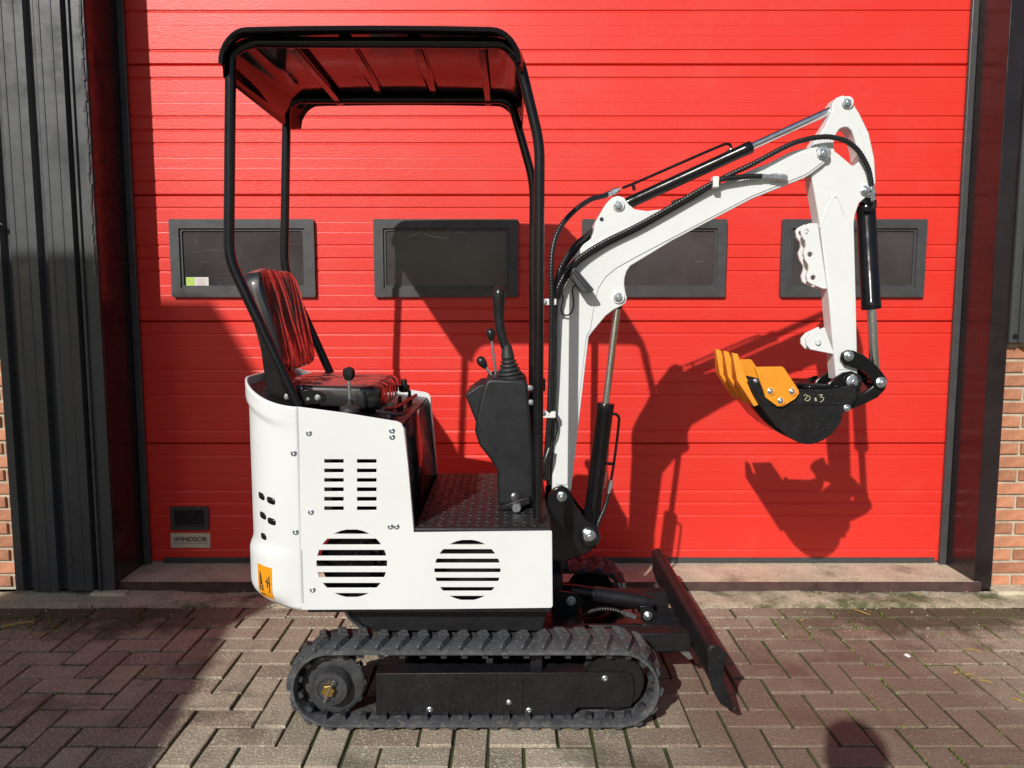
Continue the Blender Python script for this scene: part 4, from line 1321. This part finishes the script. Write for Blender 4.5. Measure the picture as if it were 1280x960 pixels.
# bucket cylinder hangs in front of it
kc = cylinder('bucket_cylinder', (1081.5, 246), (1094, 478), CY - 0.002, 0.60, 0.0325, 0.0165, eye0=0.030, eye1=0.022)
bolt(1087, 262, 2.755, .001, kc)
el = MB().tube([W(u, v, 2.745) for u, v in ((1079, 262), (1088, 262), (1092.5, 257), (1092, 250))], 0.0085, 10, smooth=4)
el.build('hose_elbow', M['black'], kc)
ft = MB(); ft.lathe(W(1092, 252, 2.745), W(1089.5, 231, 2.745), [(0, .0085), (.024, .0085), (.025, .0105), (.042, .0105), (.043, .009), (.062, .009)], 6)
ft.build('hose_fitting', M['zinc'], kc, smooth=20)

# ---- bucket with links
KN, KF = 2.625, 2.955
lk_px = [(1060, 437.5), (1068, 438.5), (1080, 444), (1092, 453), (1103, 465), (1109, 474), (1109, 482), (1102, 486), (1094, 481), (1086, 470), (1077, 463), (1066, 459), (1056, 456.5), (1051, 449), (1053, 441)]
for (ya, yb) in ((2.733, 2.747), (2.833, 2.847)):
    lo3 = MB().pprism(lk_px, ya, yb, yr=2.733).build('tipping_link', M['black'], EX, bevel=0.003)
    if ya < 2.8:
        bolt(1061, 445, 2.732, .0135, lo3); bolt(1101.5, 478, 2.732, .0145, lo3)
        MB().cyl(W(1061, 445, 2.736), W(1061, 445, 2.736) + Y_ * .112, .012).build('link_pin', M['zinc'], lo3)
        MB().cyl(W(1101.5, 478, 2.736), W(1101.5, 478, 2.736) + Y_ * .112, .012).build('link_pin', M['zinc'], lo3)
bl_px = [(1101, 470), (1108, 475), (1108, 486), (1098, 497), (1078, 507), (1062, 513), (1055, 509), (1060, 500), (1078, 492), (1090, 483)]
MB().pprism(bl_px, 2.752, 2.828).build('bucket_link', M['black'], EX, bevel=0.006)

bk_px = [(937.5, 474), (943, 474), (994.4, 486.4), (1030, 486.6), (1048.7, 485.6), (1058, 483), (1068, 480), (1072, 491), (1069, 500.6), (1058, 512), (1053.4, 517.5), (1050.6, 528.7), (1041, 542), (1028, 551),
         (1015, 555.6), (1002, 554.6), (985, 545.6), (970, 532.5), (955, 513.7), (943.7, 495), (936, 478)]
bucket_root = MB().pprism(bk_px, KN, KN + 0.010).build('bucket', M['dust'], EX, bevel=0.0015)
bucket_root['label'] = 'black digging bucket with orange teeth and side cutters'
MB().pprism(bk_px, KF - 0.010, KF, yr=KN).build('side_wall', M['dust'], bucket_root, bevel=0.0015)
shell = [(936, 478), (943.7, 495), (955, 513.7), (970, 532.5), (985, 545.6), (1002, 554.6), (1015, 555.6), (1028, 551), (1041, 542), (1050.6, 528.7), (1053.4, 517.5), (1054, 505), (1052, 490)]
sh = [W(u, v, KN) for u, v in shell]
sh = spline(sh, 4)
s_ = MB()
n = len(sh)
s_.add([(p.x, KN + 0.0102, p.z) for p in sh] + [(p.x, KF - 0.0102, p.z) for p in sh], [(i, i + 1, n + i + 1, n + i) for i in range(n - 1)])
s_.build('shell', M['black'], bucket_root, smooth=50, solid=0.008)
up_px = [(939, 476), (994, 488), (1049, 487.5), (1058, 485), (1066, 481), (1070, 491), (1066, 500), (1060, 506), (956, 506.5), (945, 493)]
MB().pprism(up_px, KN - 0.004, KN - 0.0003).build('side_plate', M['dust'], bucket_root, bevel=0.001)
a, c = W(998, 487, KN), W(1052, 487, KN)
tpz = MB(); tpz.add([(a.x, KN + .011, a.z + .004), (c.x, KN + .011, c.z), (c.x, KF - .011, c.z), (a.x, KF - .011, a.z + .004)], [(0, 1, 2, 3)])
tpz.build('top_plate', M['roof'], bucket_root, solid=0.008)
MB().cyl((a.x + .006, KN + .011, a.z + .012), (a.x + .006, KF - .011, a.z + .012), .011, 14).build('cross_tube', M['black'], bucket_root)
er_px = [(1026, 488), (1042, 474), (1054, 466), (1066, 464), (1075, 470), (1077, 480), (1073, 494), (1066, 506), (1054, 510)]
for (ya, yb) in ((2.728, 2.744), (2.838, 2.854)):
    eo = MB().pprism(er_px, ya, yb, yr=2.728).build('pin_ear', M['black'], bucket_root, bevel=0.003)
MB().lathe(W(1065.6, 477, 2.729), W(1065.6, 477, 2.712), [(0, .033), (.010, .033), (.014, .027)], 24).build('pin_boss', M['black'], bucket_root)
bolt(1065.6, 477, 2.715, .0165, bucket_root)
bolt(1059, 510, 2.622, .009, bucket_root)
# teeth
def tooth(yc):
    prof = [(916, 441), (922.5, 442.5), (928, 464), (947.5, 505), (941, 507.5), (919.5, 474)]
    pts = [W(u, v, KN + .04) for u, v in prof]
    w = [0.014, 0.014, 0.030, 0.030, 0.030, 0.030]
    mb = MB()
    n = len(pts)
    mb.add([(p.x, yc - w[i], p.z) for i, p in enumerate(pts)] + [(p.x, yc + w[i], p.z) for i, p in enumerate(pts)],
           [tuple(range(n)), tuple(range(2 * n - 1, n - 1, -1))] + [(i, i + n, (i + 1) % n + n, (i + 1) % n) for i in range(n)])
    t = mb.build('bucket_tooth', M['orange'], bucket_root, bevel=0.0015)
for yc in (KN + 0.055, (KN + KF) / 2, KF - 0.055): tooth(yc)
sc_px = [(943.7, 459.7), (946, 458.8), (977.5, 458.2), (980, 459.5), (998.5, 487.5), (999.3, 492), (994, 499), (979, 508), (972, 508.3), (957, 497), (955, 489.4)]
for (ya, yb, rr0) in ((KN - 0.017, KN - 0.0045, 1), (KF + 0.004, KF + 0.0165, 0)):
    so3 = MB().pprism(sc_px, ya, yb, yr=KN - 0.017).build('side_cutter', M['orange'], bucket_root, bevel=0.002)
    if rr0:
        for (u, v) in ((962.9, 489), (990, 489.4), (975.6, 501)):
            MB().lathe(W(u, v, ya), W(u, v, ya - .004), [(0, .0145), (.002, .0145), (.0025, .0125), (.001, .0122)], 20).build('counterbore', M['orange'], so3)
            bolt(u, v, ya - .001, .0078, so3)
inst('lip_bolt', BOLT, bucket_root, W(944.5, 476.5, KN), scale=(.006, .006, .006))
ck = MB()
cb = lambda x, y: W(880 + x / 5.333, 420 + y / 5.333, KN - 0.005)
for pth in ([(665, 398), (675, 392), (688, 396), (680, 415), (672, 425), (690, 432), (706, 420), (704, 402), (690, 400)],
            [(735, 415), (748, 414), (738, 428), (752, 425), (744, 436)], [(764, 394), (790, 392), (776, 408), (798, 412), (790, 432), (772, 440)]):
    ck.tube([cb(x, y) for x, y in pth], 0.0011, 5, smooth=4)
ck.build('chalk_mark', M['chalk'], bucket_root)

# ---- dozer blade
BX = 0.632
BYa, BYb = 2.30, 3.26
dz = MB()
prof_b = [(0.622, 0.300), (0.614, 0.26), (0.618, 0.215), (0.634, 0.165), (0.664, 0.120), (0.694, 0.098), (0.700, 0.102), (0.672, 0.128), (0.648, 0.170), (0.634, 0.218), (0.632, 0.258), (0.640, 0.298)]
dz.prism(prof_b, BYa + .004, BYb - .004)
blade = dz.build('dozer_blade', M['dust'], EX, bevel=0.002)
tb_ = MB(); tb_.lathe((0.634, BYa, 0.285), (0.634, BYb, 0.285), [(0, .020), (.002, .024), (BYb - BYa - .002, .024), (BYb - BYa, .020)], 20)
tb_.build('top_tube', M['dust'], blade, smooth=30)
endp = [(0.612, 0.290), (0.632, 0.312), (0.674, 0.276), (0.662, 0.245), (0.664, 0.185), (0.700, 0.106), (0.690, 0.096), (0.655, 0.118), (0.628, 0.165), (0.612, 0.22)]
for (ya, yb) in ((BYa, BYa + .008), (BYb - .008, BYb)):
    MB().prism([(x, z) for x, z in endp], ya - .004, yb - .003).build('end_plate', M['dust'], blade, bevel=0.002)
MB().add([(0.700, BYa, 0.094), (0.700, BYb, 0.094), (0.668, BYb, 0.120), (0.668, BYa, 0.120)], [(0, 1, 2, 3)]).build('cutting_edge', M['steelgrey'], blade, solid=0.008)
for yc in (2.60, 2.98):
    arm = MB(); a0, a1 = 0.27, 0.625
    arm.prism([(a0, 0.15), (a1, 0.165), (a1, 0.228), (a0, 0.225)], yc - .03, yc + .03)
    arm.build('push_arm', M['dust'], blade, bevel=0.004)
    MB().prism([(0.575, 0.163), (0.616, 0.163), (0.640, 0.125), (0.625, 0.12)], yc - .006, yc + .006).build('gusset', M['steelgrey'], blade, bevel=0.001)
bcy = MB()
p0, p1 = Vector((0.22, CY - .0, 0.300)), Vector((0.53, CY, 0.250))
L = (p1 - p0).length
bcy.lathe(p0, p1, [(0, .02), (.02, .024), (.09, .024), (.095, .029), (L - .03, .029), (L - .028, .026), (L, .022)], 22)
bco = bcy.build('blade_cylinder', M['blacksemi'], EX, smooth=35)
for (pp_, r) in ((W(714, 751, CY - .05), .013), (W(810, 770, CY - .05), .013)):
    inst('bolt', BOLT, bco, pp_, scale=(r, r, r))
cl_px = [(800, 758), (812, 757), (822, 768), (848, 772), (852, 790), (835, 785), (812, 783), (802, 776)]
for ya in (CY - .045, CY + .03): MB().pprism(cl_px, ya, ya + .014, yr=CY - .045).build('clevis', M['blacksemi'], bco, bevel=0.002)
mt_px = [(690, 738), (722, 742), (730, 752), (722, 764), (690, 770)]
for ya in (CY - .045, CY + .03): MB().pprism(mt_px, ya, ya + .014, yr=CY - .045).build('mount_plate', M['blacksemi'], bco, bevel=0.002)
MB().tube([W(u, v, CY - .06) for u, v in ((716, 783), (724, 773), (734, 766), (750, 761.5), (766, 762), (778, 765.5))], 0.0085, 10, smooth=8, rib=0.0016, pitch=0.010).build('blade_hose', M['hose'], bco)
ft = MB(); ft.lathe(W(777, 765, CY - .06), W(796, 772, CY - .06), [(0, .009), (.022, .009), (.023, .012), (.036, .012), (.037, .009), (.055, .010)], 6)
ft.build('hose_fitting', M['zinc'], bco, smooth=20)
MB().box(0.262, 0.62, 2.70, 2.72, 0.17, 0.20).build('brace_bar', M['blacksemi'], bco, bevel=0.003)

# ---- hoses, clips, work lamp
def hose(px, name='hydraulic_hose', r=0.0095, rib=0.0015, ys=None):
    pts = []
    for i, p in enumerate(px):
        pts.append(W(p[0], p[1], p[2] if len(p) > 2 else 2.70))
    return MB().tube(pts, r, 9, smooth=8, rib=rib, pitch=0.011).build(name, M['hose'], EX, smooth=60)
hose([(762, 241, 2.78), (756, 244.5, 2.77), (738, 249.5, 2.75), (717.5, 264, 2.72), (700, 284.6, 2.69), (691.5, 307.5, 2.67), (689, 334.6, 2.66), (689.5, 366, 2.66), (689, 420, 2.67), (688, 480, 2.68), (685, 540, 2.69), (680, 600, 2.72)])
ft = MB(); ft.lathe(W(775, 236, 2.778), W(755, 245, 2.776), [(0, .008), (.012, .008), (.013, .0115), (.030, .0115), (.031, .009), (.056, .0105), (.06, .009)], 6)
ft.build('hose_fitting', M['zinc'], EX, smooth=20)
hose([(742, 287, 2.80), (730, 297, 2.78), (717.5, 308, 2.75), (703, 330, 2.72), (696, 350, 2.70), (692, 372, 2.68), (691, 420, 2.69), (690.5, 480, 2.70), (688, 540, 2.71), (683, 600, 2.73)])
hose([(742, 294, 2.83), (728, 305, 2.80), (712, 322, 2.76), (700, 345, 2.72), (695, 366, 2.70), (693.5, 420, 2.72), (692, 490, 2.73), (689, 560, 2.74), (686, 605, 2.75)], rib=0)
hose([(952, 220.3, 2.715), (936, 220.5, 2.712), (920.6, 221.7, 2.708), (905, 223.5, 2.705), (892, 228.5, 2.705), (872.5, 239, 2.707), (834.7, 261, 2.708), (797, 282, 2.708), (755.6, 302.5, 2.708), (721, 325, 2.70), (702, 350, 2.69), (695, 372, 2.69), (692, 420, 2.70)])
ft = MB(); ft.lathe(W(950, 220.3, 2.715), W(984, 222.5, 2.722), [(0, .0085), (.035, .0085), (.036, .0115), (.050, .0115), (.051, .0135), (.062, .0135), (.063, .011), (.070, .011), (.071, .0135), (.090, .0135), (.091, .009), (.096, .009)], 6)
ft.build('hose_fitting', M['zinc'], EX, smooth=20)
hose([(1089.5, 233, 2.745), (1087, 218, 2.742), (1083.5, 207, 2.74), (1073, 189, 2.735), (1058.7, 177, 2.73), (1040, 171.5, 2.725), (1023, 171.5, 2.72), (1002.5, 175.6, 2.715), (981.7, 183.5, 2.71), (940, 205.5, 2.71), (917, 216, 2.715), (898, 226, 2.722), (872, 243, 2.724), (834, 265, 2.725), (797, 286, 2.725), (757, 306, 2.724), (724, 327, 2.715), (705, 352, 2.70), (697, 374, 2.70)])
hose([(840, 254, CY), (870, 243, CY), (900, 229, CY)], r=0.008, rib=0)
hose([(761, 616, CY - .01), (757.5, 630, CY - .012), (752, 644, CY - .02), (747.5, 655, CY - .03), (746, 668, CY - .03), (742, 684, CY - .02)], r=0.0085)
hose([(687, 560, 2.70), (680, 580, 2.69), (672, 600, 2.72), (668, 622, 2.75)], r=0.012, rib=0)
for (u, v, Y, w, h) in ((894, 228, 2.705, 3.6, 7), (688, 377.5, 2.675, 7.5, 4), (686.5, 518, 2.69, 8, 4)):
    a, c = W(u - w, v - h, Y), W(u + w, v + h, Y)
    MB().box(a.x, c.x, Y - .014, Y + .022, c.z, a.z).build('hose_clip', M['clip'], EX, bevel=0.003)
bolt(681, 377.5, 2.66, .006, EX, 'clip_bolt'); bolt(679, 516, 2.67, .006, EX, 'clip_bolt')
MB().tube([W(u, v, 2.72) for u, v in ((690, 388), (692, 430), (693, 470), (690, 512), (695, 524), (697, 534), (694, 548), (688, 556))], 0.0035, 7, smooth=5).build('cable', M['hose'], EX)
wl = MB()
ly = 2.69
lamp_px = [(711.5, 342.5), (715.5, 335.5), (719, 334), (742.5, 362), (741, 364.5), (730, 366), (725.5, 363.5)]
wlo = MB().pprism(lamp_px, 2.665, 2.722, yr=2.67).build('work_lamp', M['grey'], EX, bevel=0.003)
for (q0, q1) in (((716, 340), (736, 364)), ((718.5, 337.5), (739, 362.5))):
    MB().tube([W(*q0, 2.6645), W(*q1, 2.6645)], 0.0016, 6).build('lamp_fin', M['blacksemi'], wlo)
MB().box(W(727, 352, 2.7).x - .008, W(727, 352, 2.7).x + .008, 2.722, 2.739, W(727, 352, 2.7).z - .01, W(727, 352, 2.7).z + .01).build('lamp_bracket', M['black'], wlo)
MB().tube([W(u, v, 2.718) for u, v in ((722, 356), (717, 358), (715.5, 364), (717, 376), (716, 387), (711, 393.5), (704, 393), (701.5, 386), (704, 374), (702, 367), (697, 366))], 0.0028, 7, smooth=5).build('lamp_cable', M['hose'], wlo)

# ------------------------------------------------------------------ small things on the ground
def ground_pt(u, v):
    a = (u - 640) / FPX; b = (v - 480) / FPX
    t = CAMH / (sin(PITCH) + b * cos(PITCH))
    return Vector((a * t, (cos(PITCH) - b * sin(PITCH)) * t, 0))
def dry_leaf(u, v, ang, L, w, label, material=None):
    p = ground_pt(u, v)
    mb = MB()
    n = 6
    vs_, fs_ = [], []
    for i in range(n + 1):
        t = i / n; ww = w * sin(pi * (0.06 + 0.9 * t)); z = 0.004 + 0.004 * sin(pi * t)
        c = Vector((cos(ang), sin(ang), 0)) * (L * (t - .5)); s = Vector((-sin(ang), cos(ang), 0)) * ww
        vs_ += [p + c - s + Z_ * z, p + c + Z_ * (z - .002), p + c + s + Z_ * z]
    for i in range(n):
        for k in range(2): fs_.append((i * 3 + k, i * 3 + k + 1, i * 3 + k + 4, i * 3 + k + 3))
    mb.add(vs_, fs_)
    return tag(mb.build('dry_leaf', material or M['leaf'], solid=0.0008), label, 'leaf', 'dry leaves on the pavers')
dry_leaf(1217, 814, -0.5, .060, .0055, 'narrow straw coloured leaf lying alone on the greyer pavers')
dry_leaf(1076, 766, -0.9, .085, .006, 'long straw coloured leaf on the mossy concrete strip')
for (u, v, a, L) in ((1196, 842, .3, .032), (1213, 845, -.3, .040), (1232, 853, -.5, .048), (1270, 876, -.8, .040)):
    dry_leaf(u, v, a, L, .0065, 'small yellow leaf lying on the pavers by the mossy joints')
dry_leaf(1004, 776, .3, .025, .0045, 'tiny pale leaf at the paver edge beside the concrete strip')
dry_leaf(1148, 743, .2, .05, .0045, 'thin green yellow leaf against the door sill edge')
wb = MB(); p = ground_pt(1132, 820)
for i in range(4): wb.lathe(p + Vector((random.uniform(-.014, .014), random.uniform(-.008, .008), -.001)), p + Z_ * .02, [(0, .008), (.005, .007), (.009, .003)], 7)
tag(wb.build('plaster_crumb', M['clip']), 'small white crumb lying on the brown pavers', 'debris')
st_ = MB(); a, c = ground_pt(2, 786), ground_pt(40, 779)
st_.tube([a + Z_ * .008, (a + c) / 2 + Z_ * .010, c + Z_ * .008, c + Vector((.02, -.02, .006))], [.006, .005, .004, .002], 7)
tag(st_.build('twig', M['leaf']), 'dead brown twig on the mossy ground by the cladding', 'twig')
# mortar lump by the cladding foot
lp = MB(); a, c = W(114, 739, 3.50), W(158, 743, 3.50)
lp.box(a.x, c.x, 3.485, 3.535, 0.0, 0.018)
tag(lp.build('concrete_offcut', M['sill'], bevel=0.004), 'flat concrete offcut at the foot of the grey cladding', 'slab')
lp = MB(); a, c = W(1240, 738, 3.55), W(1282, 742, 3.55)
lp.box(a.x, c.x + .2, 3.50, 3.595, 0.0, 0.02)
tag(lp.build('concrete_offcut', M['sill'], bevel=0.004), 'flat concrete offcut at the foot of the orange brick wall', 'slab')

# grass and moss tufts in the joints
gr = MB()
def tuft(x, y, n, h, sp):
    for i in range(n):
        bx, by = x + random.gauss(0, sp), y + random.gauss(0, sp * .6)
        a = random.uniform(0, 2 * pi); hh = h * random.uniform(.4, 1); w = random.uniform(.0012, .0022)
        lean = Vector((cos(a), sin(a), 0)) * hh * random.uniform(.2, .9)
        s = Vector((-sin(a), cos(a), 0)) * w
        b0 = Vector((bx, by, -.006)); m1 = b0 + lean * .4 + Z_ * hh * .65; t1 = b0 + lean + Z_ * hh
        gr.add([b0 - s, b0 + s, m1 + s * .8, m1 - s * .8, t1], [(0, 1, 2, 3), (3, 2, 4)])
for (u, v, n, h, sp) in ((118, 762, 40, .035, .035), (60, 782, 130, .030, .10), (20, 775, 90, .03, .08), (140, 795, 30, .015, .06), (1115, 753, 26, .035, .018), (1190, 760, 40, .018, .08), (1060, 768, 40, .012, .10), (1250, 758, 50, .02, .1), (990, 768, 24, .010, .08), (30, 800, 60, .014, .1)):
    p = ground_pt(u, v); tuft(p.x, p.y, n, h, sp)
gv = MB()
for i in range(700):
    x = random.uniform(-2.4, 2.4); y = random.choice((random.gauss(YEDGE + CELL, .02), random.gauss(3.52, .03), random.uniform(3.0, 3.5)))
    if y > 3.54: continue
    rr0 = random.uniform(.0015, .0045) * (1.6 if random.random() < .06 else 1)
    a = random.uniform(0, pi); q = Vector((x, y, rr0 * .3 + (.008 if y > YEDGE + CELL else .001)))
    vs_ = [q + Vector((cos(a + k * pi / 2) * rr0 * random.uniform(.7, 1.2), sin(a + k * pi / 2) * rr0 * random.uniform(.7, 1.2), 0)) for k in range(4)] + [q + Z_ * rr0 * .8, q - Z_ * rr0 * .6]
    gv.add(vs_, [(0, 1, 4), (1, 2, 4), (2, 3, 4), (3, 0, 4), (1, 0, 5), (2, 1, 5), (3, 2, 5), (0, 3, 5)])
tag(gv.build('gravel', M['sill'], smooth=0), 'loose grit scattered along the concrete strip', 'gravel', kind='stuff')
# moss creeping along joints
for c in cand:
    x, y, t = c
    if not in_view(x, y): continue
    if not (x < -1.35 or x > 1.15): continue
    wx, wy = {'h': (CELL, CELL / 2), 'v': (CELL / 2, CELL), 's': (CELL / 2, CELL / 2)}[t]
    f = random.random()
    if f < 0.55:
        for k in range(26):
            if random.random() < .5: tuft(x + random.uniform(-wx, wx), y - wy, 2, .011, .002)
            else: tuft(x - wx, y + random.uniform(-wy, wy), 2, .011, .002)
tag(gr.build('grass', M['grass'], smooth=0), 'short green grass and moss growing in the paving joints', 'grass', kind='stuff')

# ------------------------------------------------------------------ the person taking the picture (behind the lens; only the head's shadow shows)
def person():
    V = [(0, 0, .95), (0, 0, 1.15), (0, .02, 1.34), (0, .09, 1.45), (0, .15, 1.53), (0, .17, 1.62),
         (-.09, 0, .90), (-.10, .01, .50), (-.11, -.01, .08), (-.12, .12, .03),
         (.09, 0, .90), (.10, .01, .50), (.11, -.01, .08), (.12, .12, .03),
         (-.17, 0, 1.36), (-.22, .0, 1.08), (-.12, .22, 1.17),
         (.17, 0, 1.36), (.22, .0, 1.08), (.12, .22, 1.17)]
    E = [(0, 1), (1, 2), (2, 3), (3, 4), (4, 5), (0, 6), (6, 7), (7, 8), (8, 9), (0, 10), (10, 11), (11, 12), (12, 13), (2, 14), (14, 15), (15, 16), (2, 17), (17, 18), (18, 19)]
    R = [.13, .13, .13, .055, .08, .075, .085, .06, .045, .035, .085, .06, .045, .035, .06, .045, .03, .06, .045, .03]
    for s in (-1, 1):                                   # five fingers on each hand, bent round the phone's edge
        w = 16 if s < 0 else 19
        for k in range(5):
            b = len(V)
            x0 = s * .12
            if k == 0: V += [(x0 - s * .02, .23, 1.20), (x0 - s * .04, .235, 1.23)]
            else: V += [(x0 + s * .010, .24, 1.23 - .018 * k), (x0 - s * .028, .255, 1.235 - .018 * k)]
            R.extend([.009, .008]); E.extend([(w, b), (b, b + 1)])
    me = bpy.data.meshes.new('person')
    base = Vector((0.0, -0.30, 0.0))
    me.from_pydata(V, E, [])
    o = bpy.data.objects.new('person', me); COL.objects.link(o); o.location = base; WL[o.name] = base
    m = o.modifiers.new('skin', 'SKIN')
    bm = bmesh.new(); bm.from_mesh(me)
    sl_ = bm.verts.layers.skin.verify()
    bm.verts.ensure_lookup_table()
    for i, v in enumerate(bm.verts):
        v[sl_].radius = (R[i], R[i]); v[sl_].use_root = (i == 0)
    bm.to_mesh(me); bm.free()
    s2 = o.modifiers.new('sub', 'SUBSURF'); s2.levels = 2; s2.render_levels = 2
    me.materials.append(mat('dark_clothing', (0.03, 0.035, 0.05), 0.8, var=0.2))
    tag(o, 'person in dark clothes standing behind the camera with raised arms', 'person')
    hd = superbox((base.x, base.y + 0.195, 1.572), X_, Y_, Z_, .078, .098, .115, 0.85, 24, 16).build('head', mat('skin', (0.42, 0.26, 0.19), 0.5, var=0.08), o, smooth=60)
    superbox((base.x, base.y + 0.180, 1.605), X_, Y_, Z_, .086, .100, .095, 0.85, 24, 16).build('hair', mat('dark_hair', (0.02, 0.014, 0.01), 0.5, var=0.2), o, smooth=60)
    MB().lathe((base.x, base.y + 0.285, 1.565), (base.x, base.y + 0.315, 1.555), [(0, .016), (.02, .012), (.026, .006)], 10).build('nose', hd.data.materials[0], hd)
    for s in (-1, 1):
        superbox((base.x + s * .078, base.y + 0.190, 1.570), X_, Y_, Z_, .010, .018, .030, 0.9, 10, 8).build('ear', hd.data.materials[0], hd)
        superbox((base.x + s * .032, base.y + 0.280, 1.590), X_, Y_, Z_, .012, .010, .008, 0.9, 10, 8).build('eye', M['stickw'], hd)
    superbox((base.x, base.y + 0.280, 1.510), X_, Y_, Z_, .024, .008, .006, 0.9, 10, 8).build('mouth', M['stickp'], hd)
person()
